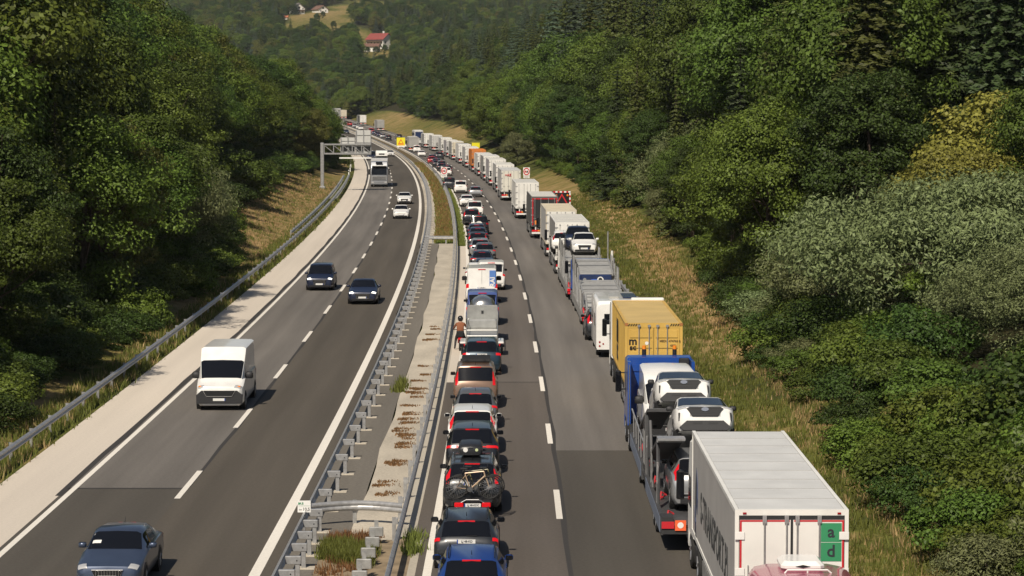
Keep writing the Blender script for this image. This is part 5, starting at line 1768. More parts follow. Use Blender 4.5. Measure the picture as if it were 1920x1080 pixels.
def cab(t, y0, m, H=3.75, mirrors=True, W=2.5, fairing=True, front=False, deflector=None):
    """tractor: cab from y0 (its rear wall) forwards, and the wheels under it"""
    w = W / 2
    y1 = y0 + 2.25
    p = [(y0, .95), (y0, H - .05), (y0 + .5, H), (y0 + 1.55, H - .12), (y0 + 1.85, H - .55), (y1 - .12, 2.55), (y1, 1.6), (y1, .45), (y0 + 1.9, .42), (y0 + 1.9, .95)]
    mb = MB()
    n = len(p)
    prof2 = [(-w, .0), (-w, 1), (w, 1), (w, 0)]
    # chamfered extrusion: two inset end caps
    cy = sum(a for a, b_ in p) / n; cz = sum(b_ for a, b_ in p) / n
    ins = [(a + (cy - a) * .06, b_ + (cz - b_) * .06) for a, b_ in p]
    rows = [[(-w, a, b_) for a, b_ in ins], [(-w + .08, a, b_) for a, b_ in p], [(w - .08, a, b_) for a, b_ in p], [(w, a, b_) for a, b_ in ins]]
    rows = [r + [r[0]] for r in rows]
    mb.grid(rows)
    mb.f += [tuple(range(n)), tuple(range(3 * (n + 1), 3 * (n + 1) + n))[::-1]]; mb.m += [0, 0]
    c = mb.build("cab", m, t, 30)
    for sg in (-1, 1):
        MB().prism([(y0 + .95, 1.75), (y0 + 1.05, 2.6), (y0 + 1.75, 2.6), (y1 - .2, 1.75)], sg * w + (.003 if sg > 0 else -.012), sg * w + (.012 if sg > 0 else -.003), 'x').build("side_window", GLASS, c)
        if mirrors:
            q = MB().box(-.11, .11, -.10, .10, -.42, .42, b=.05).build("mirror", M['black'], t, loc=(sg * (w + .24), y1 - .25, 2.25))
            MB().box(-.2, .2, -.02, .02, .30, .34).box(-.2, .2, -.02, .02, -.34, -.30).build("mirror_arm", M['black'], q, loc=(-sg * .18, .06, 0))
            MB().box(-.09, .09, -.107, -.102, -.36, .36).build("mirror_glass", GLASS, q)
        for y in (y0 + .2, y0 + 1.25 if not front else y0 + 1.3):
            wheel(.5, .32, t, sg * (w - .17), y - (1.6 if y < y0 + .5 else 0))
        MB().box(sg * (w - .30) - .28, sg * (w - .30) + .28, y0 - 1.1, y0 - .15, .45, .95, b=.08).build("fuel_tank", STEEL, t)
    # windscreen follows the sloped front
    MB().grid([[(-w + .16, y0 + 1.86, H - .62), (w - .16, y0 + 1.86, H - .62)], [(-w + .10, y1 - .11, 2.0), (w - .10, y1 - .11, 2.0)]] if False else [[(-w + .18, y0 + 1.90, H - .60), (w - .18, y0 + 1.90, H - .60)], [(-w + .12, y1 - .095, 2.58), (w - .12, y1 - .095, 2.58)], [(-w + .12, y1 - .02, 1.80), (w - .12, y1 - .02, 1.80)]]).build("windscreen", GLASS, c)
    if front:
        MB().box(-w + .15, w - .15, y1 - .12, y1 + .28, H - .72, H - .60, b=.03).build("sun_visor", PT['white'], c)
        MB().box(-w + .12, w - .12, y1 + .005, y1 + .05, 1.02, 1.62, b=.02).build("grille", M['galv'], c)
        for i in range(4):
            MB().box(-w + .25, w - .25, y1 + .051, y1 + .07, 1.08 + i * .13, 1.13 + i * .13).build("grille_bar", M['black'], c)
        MB().box(-w - .0, w + .0, y1 - .1, y1 + .12, .38, .88, b=.06).build("bumper", m, t)
        for sg in (-1, 1):
            MB().box(sg * (w - .28) - .2, sg * (w - .28) + .2, y1 + .121, y1 + .14, .58, .80, b=.01).build("headlight", LCLR, t)
        MB().box(-.5, .5, y1 - .30, y1 - .24, H - .42, H - .10).build("roof_sign", GLASS, c, rot=(0, 0, 0))
    if deflector:
        MB().box(-w + .1, w - .1, y0 - .02, y0 + .06, H + .003, H + .25).build("roof_deflector", deflector, c)
    return c

def lorry(name, label, Yr, xl, side, rear, roof, cabm, H=4.0, L=13.6, kind='curtain', fl=2.5, group=LG, lights=1, cabH=3.75, rearframe=None, z0=1.18, W=2.55, doors=True, deflector=None, cat="lorry", gap=.0):
    rz = head(Yr + 4)
    xc = xl + W / 2
    t = thing(name, label, cat, (xc, Yr, prof(Yr) + .012), rz, group)
    w = W / 2
    tb = MB()
    tb.box(-w + .02, w - .02, .06, L, z0, H - .05)
    body = tb.build("trailer_body", side, t)
    fr = rearframe or side
    mb = MB()
    mb.box(-w, -w + .09, 0, .12, z0, H).box(w - .09, w, 0, .12, z0, H).box(-w + .09, w - .09, 0, .12, H - .13, H).box(-w + .09, w - .09, 0, .12, z0, z0 + .10)
    mb.box(-w, -w + .09, L - .1, L + .02, z0, H).box(w - .09, w, L - .1, L + .02, z0, H)
    for sg in (-1, 1):
        x = sg * (w - .045)
        mb.box(x - .045, x + .045, .12, L - .1, H - .10, H)
        mb.box(x - .045, x + .045, .12, L - .1, z0 - .02, z0 + .10)
    mb.build("frame", fr, t)
    rp = MB()
    npan = 9
    for i in range(npan):
        a, b_ = .13 + (L - .25) * i / npan, .13 + (L - .25) * (i + 1) / npan - .035
        rp.box(-w + .10, w - .10, a, b_, H - .045, H - .004 - (.03 if i % 2 and kind == 'curtain' else 0))
    rp.build("roof", roof, t)
    if kind != 'curtain':
        for i in range(1, npan):
            y = .13 + (L - .25) * i / npan - .018
            MB().box(-w + .11, w - .11, y - .022, y + .022, H - .004, H + .006).build("roof_seam", SEAM, t)
    if kind == 'curtain':
        for sg in (-1, 1):
            cm = MB()
            n = 34
            x0 = sg * (w - .018)
            rows = []
            for i in range(n + 1):
                y = .13 + (L - .24) * i / n
                d = .012 * (1 if i % 2 else -1)
                rows.append([(x0 + sg * d, y, z0 + .10), (x0 + sg * d * .5, y, H - .11)])
            cm.grid(rows)
            cm.build("side_curtain", side, t, 60)
    if doors:
        for sg in (-1, 1):
            d = MB().box(min(sg * .015, sg * (w - .10)), max(sg * .015, sg * (w - .10)), -.03, .05, z0 + .11, H - .14, b=.015).build("rear_door", rear, t)
            for f in (.30, .78):
                x = sg * (w - .1) * f
                MB().tube([(x, -.055, z0 + .08), (x, -.055, H - .16)], .022, 5).box(x - .05, x + .05, -.065, -.032, H - .24, H - .17).box(x - .05, x + .05, -.065, -.032, z0 + .14, z0 + .2).box(x - .12, x + .12, -.075, -.06, z0 + .72, z0 + .76).build("lock_rod", M['galv'], d)
            for k in range(4):
                z = z0 + .4 + k * (H - z0 - .8) / 3
                MB().box(min(sg * (w - .22), sg * (w + .004)), max(sg * (w - .22), sg * (w + .004)), -.045, -.031, z - .05, z + .05).build("hinge", M['galv'], d)
    MB().box(-1.22, 1.22, -.02, .06, .48, .66).box(-.9, -.8, .06, .2, .5, z0).box(.8, .9, .06, .2, .5, z0).build("underrun_bumper", PT['white'] if lights else STEEL, t)
    for sg in (-1, 1):
        MB().box(sg * .92 - .28, sg * .92 + .28, -.05, -.021, .70, .86).build("tail_light", LRED_ON, t)
        MB().box(sg * .55 - .10, sg * .55 + .10, -.05, -.021, .70, .86).build("reverse_light", M['orange'], t)
        MB().box(sg * .95 - .3, sg * .95 + .3, .9, .92, .25, .95).build("mudflap", STEEL, t)
        for k in range(3):
            wheel(.5, .36, t, sg * (w - .2), fl + 1.31 * k)
        MB().box(sg * (w - .05) - .02, sg * (w - .05) + .02, fl + 3.6, L - 3.6, .42, 1.02).build("side_guard", M['galv_d'], t)
    plate(t, -.06, .57, -1, "")
    MB().box(-.45, -.3, .1, L - .5, .85, z0).box(.3, .45, .1, L - .5, .85, z0).box(-1.2, 1.2, fl - .5, fl + 3.2, .95, 1.05).build("chassis", STEEL, t)
    c = cab(t, L + .05 + gap if L < 9 else L - .02 + gap, cabm, cabH, deflector=deflector)
    return t

# the white refrigerated lorry at the front of the picture
T1 = lorry("refrigerated_lorry", "white refrigerated lorry with red door border, green letter squares and a lettered grey side", 56.5, 5.0, TC['side'], TC['white'], TC['roofw'], TC['white'], kind='fridge', doors=False, rearframe=TC['white'], gap=-.35)
w = 1.275
MB().box(-w + .09, w - .09, -.005, .05, 1.28, 3.87).build("door_seal", TC['black'], T1)
for sg in (-1, 1):
    d = MB().box(min(sg * .03, sg * 1.17), max(sg * .03, sg * 1.17), -.03, -.006, 1.36, 3.77).build("rear_door", TC['white'], T1)
    for x in (.12, .615):
        MB().tube([(sg * x, -.06, 1.3), (sg * x, -.06, 3.86)], .02, 6).box(sg * x - .045, sg * x + .045, -.075, -.032, 3.70, 3.88).box(sg * x - .045, sg * x + .045, -.075, -.032, 1.42, 1.52).build("lock_rod", M['galv'], d)
    MB().box(min(sg * 1.125, sg * 1.168), max(sg * 1.125, sg * 1.168), -.036, -.031, 1.36, 3.73).box(min(sg * .05, sg * 1.168), max(sg * .05, sg * 1.168), -.036, -.031, 3.733, 3.77).build("red_border", M['red'], d)
    for z in (1.7, 2.6, 3.42):
        MB().box(min(sg * 1.06, sg * 1.28), max(sg * 1.06, sg * 1.28), -.06, -.038, z - .09, z + .09, b=.008).build("hinge", M['white'], d)
    MB().box(sg * 1.06 - .04, sg * 1.06 + .04, -.02, -.002, 3.90, 3.94).build("marker_lamp", LRED, T1)
MB().tube([(-.98, -.055, 1.4), (-.98, -.055, 2.75)], .015, 5).build("hand_rail", M['galv'], T1)
for k, (z, ch) in enumerate(((3.49, "a"), (3.05, "d"))):
    q = MB().box(.65, 1.115, -.038, -.031, z - .212, z + .212).build("green_square", mat("green_square_%s" % ch, (.04, .27, .12), .5), T1)
    text(ch, .38, M['dark'], q, (.88, -.040, z + .01), FACE_BACK, bold=.008)
text("S-TRANSPORT.PL", 1.16, mat("grey_lettering", (.055, .058, .06), .6), T1, (-1.262, 6.1, 2.32), FACE_LEFT, bold=.018, sx=1.0, depth=.004)
def leaf_shape(pts, m, y, z, name):
    mb = MB(); mb.prism([(y + a, z + b_) for a, b_ in pts], -1.268, -1.258, 'x'); mb.build(name, m, T1)
LG1 = mat("logo_dark", (.055, .06, .065), .5); LG2 = mat("logo_blue", (.05, .075, .17), .5)
leaf_shape([(0, .95), (.35, .45), (.42, -.1), (.25, -.45), (.02, -.05), (-.12, .45)], LG1, 12.0, 2.25, "logo_leaf")
leaf_shape([(-.10, .85), (-.18, .45), (-.05, -.05), (-.30, -.35), (-.48, .10), (-.38, .55)], LG2, 12.05, 2.3, "logo_leaf")
leaf_shape([(.20, -.52), (.55, -.12), (.62, -.5), (.48, -.85)], LG2, 12.0, 2.2, "logo_leaf")
leaf_shape([(.10, -.6), (.42, -.95), (.25, -1.15), (-.02, -.9)], LG1, 12.0, 2.2, "logo_leaf")

# the raspberry coloured motorhome just entering the picture
mh = thing("motorhome", "raspberry red motorhome roof with white air conditioner and luggage rail", "motorhome", (6.28, 49.3, .012), 0)
mb = MB(); rows = []
for y_, hw, z1 in ((-1.5, 1.14, 3.02), (5.4, 1.14, 3.02), (6.1, 1.08, 2.98), (6.45, .98, 2.86), (6.6, .9, 2.5)):
    rows.append([(-hw * 1.02, y_, .5), (-hw * 1.02, y_, z1 - .45), (-hw, y_, z1 - .22), (-hw * .88, y_, z1 - .06), (-hw * .6, y_, z1), (0, y_, z1 + .01), (hw * .6, y_, z1), (hw * .88, y_, z1 - .06), (hw, y_, z1 - .22), (hw * 1.02, y_, z1 - .45), (hw * 1.02, y_, .5)])
mb.grid(rows); k_ = 11
mb.f += [tuple(range(k_)), tuple(range(4 * k_, 5 * k_))[::-1]]; mb.m += [0, 0]
mb.build("body", PT['maroon'], mh, 50)
ac = MB().box(-.47, .47, 5.0, 6.0, 3.03, 3.22, b=.09).build("air_conditioner", PT['white'], mh)
MB().prism([(-.16, 3.12), (0, 3.155), (.16, 3.12), (0, 3.09)], 4.985, 5.0, 'y').build("air_slot", M['black'], ac)
MB().tube([(-.42, 4.75, 3.02), (-.36, 4.75, 3.09), (.50, 4.75, 3.09), (.58, 4.75, 3.02)], .022, 6).tube([(.07, 4.75, 3.02), (.07, 4.75, 3.09)], .02, 6).build("luggage_rail", PT['white'], mh)
MB().box(1.17, 1.36, -1, 5.0, 2.55, 2.72, b=.04).build("awning", M['galv_d'], mh)
for sg in (-1, 1):
    wheel(.36, .24, mh, sg * 1.0, .5); wheel(.36, .24, mh, sg * 1.0, 5.2)

# ------------------------------------------------------------------ the loaded car transporter with the blue cab
CT = thing("car_transporter", "blue car transporter loaded with white cars, ahead of the white refrigerated lorry", "car transporter", (5.62, 73.4, .012), head(74))
GD = mat("transporter_grey", (.085, .085, .088), .55, .4, noise=(3, .15)); GB = mat("transporter_blue_grey", (.22, .26, .34), .5, .3, noise=(2, .1))
MB().box(-1.25, 1.25, 0, 20.0, .62, .80).box(-1.27, -1.15, .3, 9, .45, .95).box(-1.27, -1.15, 11.2, 19.5, .45, .95).box(1.15, 1.27, .3, 19.5, .45, .95).build("lower_deck", GD, CT)
MB().box(-1.285, -1.272, .6, 8.6, .5, .93).box(-1.285, -1.272, 11.6, 19.3, .5, .93).build("skirt", GB, CT)
for sg in (-1, 1):      # upper deck: two runways
    for p0, p1, z0_, z1_ in ((2.9, 8.4, 2.98, 1.62), (8.9, 14.3, 3.12, 1.85)):
        mb = MB()
        mb.prism([(p0, z0_ - .1), (p1, z1_ - .1), (p1, z1_), (p0, z0_)], min(sg * .45, sg * 1.22), max(sg * .45, sg * 1.22), 'x')
        rw_ = mb.build("upper_runway", GD, CT)
        for i in range(10):
            f = (i + .3) / 10
            y, z = p0 + (p1 - p0) * f, z0_ + (z1_ - z0_) * f
            MB().box(min(sg * .47, sg * 1.20), max(sg * .47, sg * 1.20), y, y + .12, z - .04, z + .012).build("slat", M['galv'], rw_)
    MB().box(min(sg * .42, sg * 1.25), max(sg * .42, sg * 1.25), 2.3, 2.88, 2.96, 3.03).box(min(sg * .42, sg * 1.25), max(sg * .42, sg * 1.25), 2.7, 2.88, 2.86, 2.955).build("runway_ramp", M['galv'], CT)
    for y, dy in ((3.0, .5), (6.2, 1.6), (9.0, .3)):
        MB().tube([(sg * 1.18, y, .8), (sg * 1.18, y + dy, 2.86)], .06, 6).build("post", GD, CT)
        MB().tube([(sg * 1.21, y + .25, .8), (sg * 1.21, y + .1, 2.2)], .035, 6).build("hydraulic_ram", M['galv'], CT)
    for i in range(5):
        MB().tube([(sg * 1.20, 11.2 + i * 1.7, .95), (sg * 1.20, 11.6 + i * 1.7, 1.75)], .03, 5).build("stanchion", GD, CT)
    MB().tube([(sg * 1.22, 11.2, 1.75), (sg * 1.22, 19.2, 1.85)], .03, 5).build("hand_rail", M['galv'], CT)
    for y in (3.6, 4.8, 13.5):
        wheel(.40, .30, CT, sg * 1.08, y)
mb = MB(); mb.prism([(9.3, .95), (10.7, .95), (10.5, 2.5), (9.6, 2.9)], -1.26, -1.12, 'x'); mb.build("hinge_tower", GD, CT)
for i in range(6):
    MB().box(-1.275, -1.262, 9.55 + i * .13, 9.61 + i * .13, 1.2, 2.3).build("tower_slot", M['galv'], CT)
bu = MB().box(-1.27, 1.27, -.12, .06, .55, .72).build("rear_beam", STEEL, CT)
for sg in (-1, 1):
    MB().box(sg * 1.0 - .27, sg * 1.0 + .10, -.16, -.121, .72, .92).build("tail_light", M['red'], bu)
    q = MB().box(sg * .72 - .16, sg * .72 + .16, -.165, -.121, .66, .96).build("orange_plate", mat("orange_red_plate", (.75, .12, .04), .5, emit=((1, .2, .05), .15)), bu)
    MB().cyl((sg * .72, -.17, .82), (sg * .72, -.166, .82), .09, 14).build("reflector", M['white'], q)
STRAP = mat("red_strap", (.55, .03, .04), .6)
for y in (1.0, 4.6, 7.9, 11.5, 15.6):
    MB().tube([(-1.05, y, .82), (-1.0, y + .05, 1.05), (-.85, y + .12, .95), (-.95, y + .3, .84), (-1.08, y + .2, .9)], .035, 5).build("strap", STRAP, CT)
MB().box(-1.25, -.9, .2, .9, .80, 1.0).build("tool_box", STEEL, CT)
yc = 22.9
c_ = cab(CT, yc, TC['blue'], 3.42, W=2.5)
MB().box(-1.26, -1.14, yc - 1.0, yc, .9, 3.30).box(1.14, 1.26, yc - 1.0, yc, .9, 3.30).build("side_fairing", TC['blue'], CT)
MB().box(-1.22, -1.19, yc - 1.06, yc - 1.01, .95, 3.2).build("fairing_edge", CHROME, CT)
MB().box(.72, 1.13, yc - .12, yc - .01, 2.2, 3.36, b=.04).build("air_intake", PLAST, CT)
MB().box(-1.05, .6, yc - .03, yc - .005, 1.2, 2.75).box(-1.05, .6, yc - .035, yc - .006, 2.85, 3.1).build("rear_panel", TC['blue'], CT)
for x in (-.55, .62):
    q = MB().cyl((x, yc + .9, 3.3), (x, yc + .9, 3.60), .085, 12).build("beacon_foot", M['black'], CT)
    MB().cyl((x, yc + .9, 3.605), (x, yc + .9, 3.74), .075, 12).build("beacon", M['orange'], q)
MB().box(-1.1, 1.1, 20.0, 25, .6, .9).build("chassis", STEEL, CT)
TG = "cars carried on the loaded transporter"
make_car("suv", "white car with mesh grille on the transporter's upper deck, just above the white lorry", "car", 'kuga', 'white', (5.95, 79.9, 2.16), math.pi, TG, pitch=math.radians(17), front='mesh', bm=1)
make_car("suv", "white car with mesh grille higher and farther back on the transporter's deck", "car", 'kuga', 'white', (5.66, 85.3, 2.40), math.pi, TG, pitch=math.radians(17), front='mesh', bm=1)
make_car("van", "white van carried low on the transporter against the blue cab", "van", 'vanlow', 'white', (5.72, 92.6, 1.0), math.pi, TG, front='van', cargo=1)
make_car("suv", "silver car on the transporter's lower deck, its tail lamps beside the white lorry", "car", 'suv', 'silver', (5.72, 77.9, .81), 0, TG, lamps='tall', lit=1)

# ------------------------------------------------------------------ the yellow container lorry
YL = 12.19
K = thing("container_lorry", "yellow container on a lorry, between the blue transporter and the white motorhome", "lorry", (6.0, 107.2, .012), head(112), LG)
zb, zt, w = 1.12, 3.72, 1.22
mb = MB()
for sg in (-1, 1):                    # corrugated walls
    rows = []
    n = 44
    for i in range(n):
        y0_ = .15 + (YL - .3) * i / n; d = (YL - .3) / n
        for f, dx in ((0, 0), (.25, 0), (.5, -.035), (.75, -.035)):
            x = sg * (w - .01 + dx)
            rows.append([(x, y0_ + d * f, zb + .12), (x, y0_ + d * f, zt - .08)])
    rows.append([(sg * (w - .01), YL - .15, zb + .12), (sg * (w - .01), YL - .15, zt - .08)])
    mb.grid(rows)
mb.build("corrugated_wall", TC['yellow'], K)
mb = MB()
for x in (-w, w - .12):
    for y in (0, YL - .14):
        mb.box(x, x + .12, y, y + .14, zb, zt)
    mb.box(x, x + .12, .14, YL - .14, zt - .09, zt).box(x, x + .12, .14, YL - .14, zb, zb + .13)
mb.box(-w + .12, w - .12, 0, .14, zt - .20, zt).box(-w + .12, w - .12, 0, .14, zb, zb + .16).box(-w + .12, w - .12, YL - .1, YL, zb, zt)
mb.build("frame", TC['yellow'], K)
mb = MB(); rows = []
for i in range(60):
    y = .14 + (YL - .24) * i / 59
    z = zt - .015 - (.012 if i % 2 else 0)
    rows.append([(-w + .12, y, z), (w - .12, y, z)])
mb.grid(rows).build("roof", tm("container_roof", (.56, .40, .15), noise=(.7, .10)), K)
for sg in (-1, 1):
    d = MB().box(min(sg * .012, sg * (w - .13)), max(sg * .012, sg * (w - .13)), -.01, .05, zb + .17, zt - .21).build("container_door", TC['yellow'], K)
    for k in range(5):
        z = zb + .22 + k * .44
        MB().box(min(sg * .07, sg * (w - .2)), max(sg * .07, sg * (w - .2)), -.028, -.011, z, z + .33, b=.014).build("door_rib", TC['yellow'], d)
    for x in ((-.63, -.2) if sg < 0 else (.16, .57)):
        MB().tube([(x, -.06, zb + .05), (x, -.06, zt - .06)], .022, 6).box(x - .06, x + .06, -.08, -.036, zt - .16, zt - .07).box(x - .06, x + .06, -.08, -.036, zb + .06, zb + .14).box(x - .02, x + .26, -.085, -.065, zb + .95, zb + .98).build("lock_rod", M['galv'], d)
    mb = MB()
    for i in range(5):
        x = sg * .68 + i * .10
        x = (sg * .68 if sg > 0 else -1.10) + i * .10
        mb.prism([(x, zt - .13), (x + .05, zt - .13), (x + .11, zt - .03), (x + .06, zt - .03)], -.012, -.002, 'y')
    mb.build("warning_stripes", M['black'], K)
    MB().box(sg * (w - .062) - .075, sg * (w - .062) + .075, -.02, .0, zb - .01, zb + .11).box(sg * (w - .062) - .07, sg * (w - .062) + .07, -.02, .0, zt - .11, zt + .004).build("corner_casting", TC['rust'], K)
MB().box(-w, w, -.015, -.002, zb - .06, zb - .012).build("sill_rust", TC['rust'], K)
text("m", .46, M['black'], K, (-.885, -.040, 2.95), FACE_BACK, bold=.012)
text("sc", .30, M['black'], K, (-.885, -.040, 2.69), FACE_BACK, bold=.008, sx=1.15)
BRN = mat("brown_print", (.16, .10, .03), .6)
text("MEDU 474765 0", .13, BRN, K, (.68, -.040, 2.96), FACE_BACK, bold=.004)
text("45G1", .12, BRN, K, (.82, -.040, 2.77), FACE_BACK, bold=.004)
MB().cyl((-.30, -.042, 2.87), (-.30, -.038, 2.87), .075, 14).build("round_sticker", M['white'], K)
MB().prism([(-.82, 2.12), (-.66, 2.12), (-.74, 2.0)], -.042, -.038, 'y').build("triangle_sticker", M['white'], K)
text("m", 2.1, M['black'], K, (-w - .004, 6.8, 2.95), FACE_LEFT, bold=.05)
text("sc", 1.35, M['black'], K, (-w - .004, 6.8, 1.95), FACE_LEFT, bold=.05, sx=1.1)
bu = MB().box(-1.22, 1.22, -.06, .08, .42, .60).build("rear_bumper", PT['white'], K)
MB().box(-1.2, 1.2, -.064, -.061, .47, .52).build("red_stripe", M['red'], bu)
for sg in (-1, 1):
    MB().box(sg * .92 - .24, sg * .92 + .24, -.06, -.02, .66, .80).build("tail_light", LRED_ON, K)
    MB().box(sg * .62 - .12, sg * .62 + .12, -.07, -.02, .82, 1.02).build("warning_lamp", M['orange'], K)
    for k in range(3):
        wheel(.5, .36, K, sg * 1.0, 1.6 + 1.31 * k)
    MB().box(sg * 1.1 - .03, sg * 1.1 + .03, 6.0, 9.4, .4, .95).build("side_guard", M['galv_d'], K)
    MB().box(sg * .95 - .2, sg * .95 + .2, .5, .8, .85, 1.0).build("amber_marker", M['orange'], K)
MB().box(-1.15, 1.15, .05, 12.4, .86, 1.10).build("chassis", STEEL, K)
cab(K, 12.35, TC['white'], 3.70)
MB().box(-.3, 1.25, 12.5, 13.0, 3.66, 3.80, b=.04).build("wind_deflector", TC['white'], K)

# ------------------------------------------------------------------ the white motorhome with solar panel, dark car before it
mo = thing("motorhome", "white motorhome with a dark solar panel and skylight on its roof", "motorhome", (5.45, 129.2, .012), head(132))
PW = PT['white']
mb = MB(); rows = []
for y_, hw, zz in ((0, 1.10, 2.68), (.02, 1.15, 2.80), (.12, 1.16, 2.90), (6.0, 1.16, 2.92), (6.9, 1.12, 2.80), (7.2, 1.0, 2.35)):
    rows.append([(-hw, y_, .50), (-hw, y_, 1.4), (-hw, y_, zz - .22), (-hw + .07, y_, zz - .07), (-hw + .2, y_, zz), (0, y_, zz + .015), (hw - .2, y_, zz), (hw - .07, y_, zz - .07), (hw, y_, zz - .22), (hw, y_, 1.4), (hw, y_, .50)])
mb.grid(rows)
mb.f += [tuple(range(11)), tuple(range(55, 66))[::-1]]; mb.m += [0, 0]
mb.build("body", PW, mo, 40)
MB().box(-1.13, 1.13, -.04, .0, .42, .78, b=.015).build("rear_bumper", PW, mo)
sp_ = MB().box(.28, 1.0, 1.6, 4.4, 2.935, 2.975).build("solar_panel", mat("solar_cells", (.012, .022, .07), .15), mo)
MB().box(-.42, .10, 1.8, 3.2, 2.92, 2.99, b=.03).build("skylight", mat("skylight_acrylic", (.42, .41, .37), .3), mo)
MB().box(-1.168, -1.162, 1.2, 2.6, 1.5, 2.15).build("side_window", GLASS, mo)
MB().box(-1.168, -1.162, 4.2, 5.2, 1.5, 2.15).build("side_window", GLASS, mo)
MB().box(-.75, .75, -.012, .012, 1.72, 2.25).build("rear_window", GLASS, mo)
MB().box(1.17, 1.32, .6, 5.6, 2.55, 2.72, b=.04).build("awning", M['galv_d'], mo)
for sg in (-1, 1):
    for z, m_ in ((.66, LRED), (.86, LRED)):
        MB().cyl((sg * .98, -.055, z - .05), (sg * .98, -.041, z - .05), .05, 12).build("tail_light", m_, mo)
    MB().cyl((sg * .80, -.055, .72), (sg * .80, -.041, .72), .045, 12).build("tail_light", LRED, mo)
    wheel(.36, .24, mo, sg * .98, 1.6); wheel(.36, .24, mo, sg * .95, 6.2)
MB().box(-1.05, 1.05, .1, 7.2, .28, .5).build("chassis", STEEL, mo)
b_ = bicycle("folded black bicycle hanging on the tail of the white motorhome", (5.9, 128.95, 1.0), head(130), FR2, 1)
b_['group'] = ""
del b_['group']
q_car(138.2, 4.95, 'suv', 'dkgrey', "dark car between the white motorhome and the empty transporters", lamps='tall', lit=1, group="cars in the lorry lane")

# ------------------------------------------------------------------ two empty grey car transporters
GL = mat("transporter_light_grey", (.36, .36, .35), .55, .4, noise=(2.5, .12))
def transporter(label, Yr, xl, blue_under, loaded):
    t = thing("car_transporter", label, "car transporter", (xl + 1.25, Yr, .012), head(Yr + 8), "grey car transporters")
    L = 17.5
    MB().box(-1.25, 1.25, 0, L, .62, .78).build("lower_deck", GL, t)
    MB().box(-1.272, -1.255, .4, L - .5, .42, .95).box(1.255, 1.272, .4, L - .5, .42, .95).build("skirt", GL, t)
    def deck(p, q, zp, zq, x=1.06):
        mb = MB(); rows = []
        n = int((q - p) / .14)
        for i in range(n + 1):
            y = p + (q - p) * i / n
            z = zp + (zq - zp) * i / n
            rows.append([(-x, y, z + .05 - (.09 if i % 3 == 0 else 0)), (x, y, z + .05 - (.09 if i % 3 == 0 else 0))])
        rows2 = [[(-x, p, zp - .06), (x, p, zp - .06)], [(-x, q, zq - .06), (x, q, zq - .06)]]
        mb.grid(rows).grid(rows2)
        d = mb.build("deck", GL, t)
        for sg in (-1, 1):
            m2 = MB(); m2.prism([(p, zp - .12), (q, zq - .12), (q, zq + .10), (p, zp + .10)], sg * x - .05, sg * x + .05, 'x'); m2.build("deck_edge", GL, d)
        for k in range(3):
            y = p + (q - p) * (.2 + .3 * k)
            MB().box(-x + .06, x - .06, y, y + .08, zp + (zq - zp) * (.2 + .3 * k) + .085, zp + (zq - zp) * (.2 + .3 * k) + .11).build("chock_bar", M['galv'], d)
    if not loaded:
        deck(.2, 2.6, .95, 1.75, .95)
        deck(2.75, 9.6, 1.85, 2.10, 1.10)
        deck(10.6, 16.6, 2.45, 2.95, 1.04)
        mb = MB().box(-.98, .98, 10.4, 10.6, 1.3, 2.38, b=.03).build("blue_panel", TC['navy'], t)
        MB().cyl((.28, 10.33, 2.08), (.28, 10.39, 2.08), .2, 18).cyl((.28, 10.31, 2.10), (.28, 10.325, 2.10), .12, 16, 1).build("white_reel", [M['white'], M['black']], mb)
        MB().box(.0, .5, 10.3, 10.39, 1.42, 1.78, b=.02).build("white_box", M['white'], mb)
        MB().box(-.3, .15, 10.33, 10.39, 1.86, 2.12, b=.03).build("blue_cover", mat("bright_blue_cover", (.02, .10, .5), .5), mb)
        MB().cyl((-.68, 10.36, 2.1), (-.68, 10.39, 2.1), .10, 14).build("round_badge", M['galv'], mb)
    else:
        deck(.2, 5.6, 1.0, 1.8, 1.0)
        deck(6.0, 16.8, 2.25, 2.38, 1.10)
    for sg in (-1, 1):
        for i in range(9):
            y = 1.4 + i * 1.85
            top = 2.0 if y < 6 else 3.05 if y < 12 else 3.3
            MB().tube([(sg * 1.2, y, .75), (sg * 1.2, y + (.35 if i % 2 else -.3), top)], .045 if i % 3 else .07, 6).build("post", GL if i % 3 else M['galv'], t)
            if y > 6:
                MB().tube([(sg * 1.22, y + .8, 2.3), (sg * 1.22, y + .8, 3.25)], .025, 5).build("stanchion", M['black'], t)
        for k in range(2):
            MB().tube([(sg * 1.21, 2.5 + 6 * k, .85), (sg * 1.21, 5.5 + 6 * k, 2.25)], .05, 6).build("brace", GL, t)
        for y in (3.2, 4.3, 12.5):
            wheel(.40, .30, t, sg * 1.08, y)
        MB().box(sg * 1.0 - .26, sg * 1.0 + .26, -.06, -.02, .62, .80).build("tail_light", LRED_ON, t)
    mb = MB()
    for i in range(10):
        mb.box(-1.22 + i * .244, -.976 + i * .244, -.018, -.002, .44, .60, i % 2)
    mb.build("striped_bar", [M['red'], M['white']], t)
    for y in (1.2, 5.2, 9.0):
        MB().tube([(-1.1, y, .8), (-1.15, y + .1, 1.15), (-1.0, y + .25, .95)], .04, 5).build("strap", M['orange'] if y == 5.2 else STRAP, t)
    MB().box(-1.0, 1.0, -.0, .3, .3, .62).build("under_beam", STEEL, t)
    cab(t, L + .3, TC['white' if loaded else 'blue'], 2.9)
    return t
transporter("empty grey transporter with navy blue panel under its ribbed deck, before the white motorhome", 145.6, 4.02, True, False)
transporter("grey car transporter carrying a small white car, behind the grey curtain lorry", 166.0, 3.62, False, True)
TG2 = "cars on the second transporter"
make_car("suv", "small white car facing backwards on the grey transporter's upper deck", "car", 'hatch', 'white', (5.02, 178.0, 2.40), math.pi, TG2, front='tall')
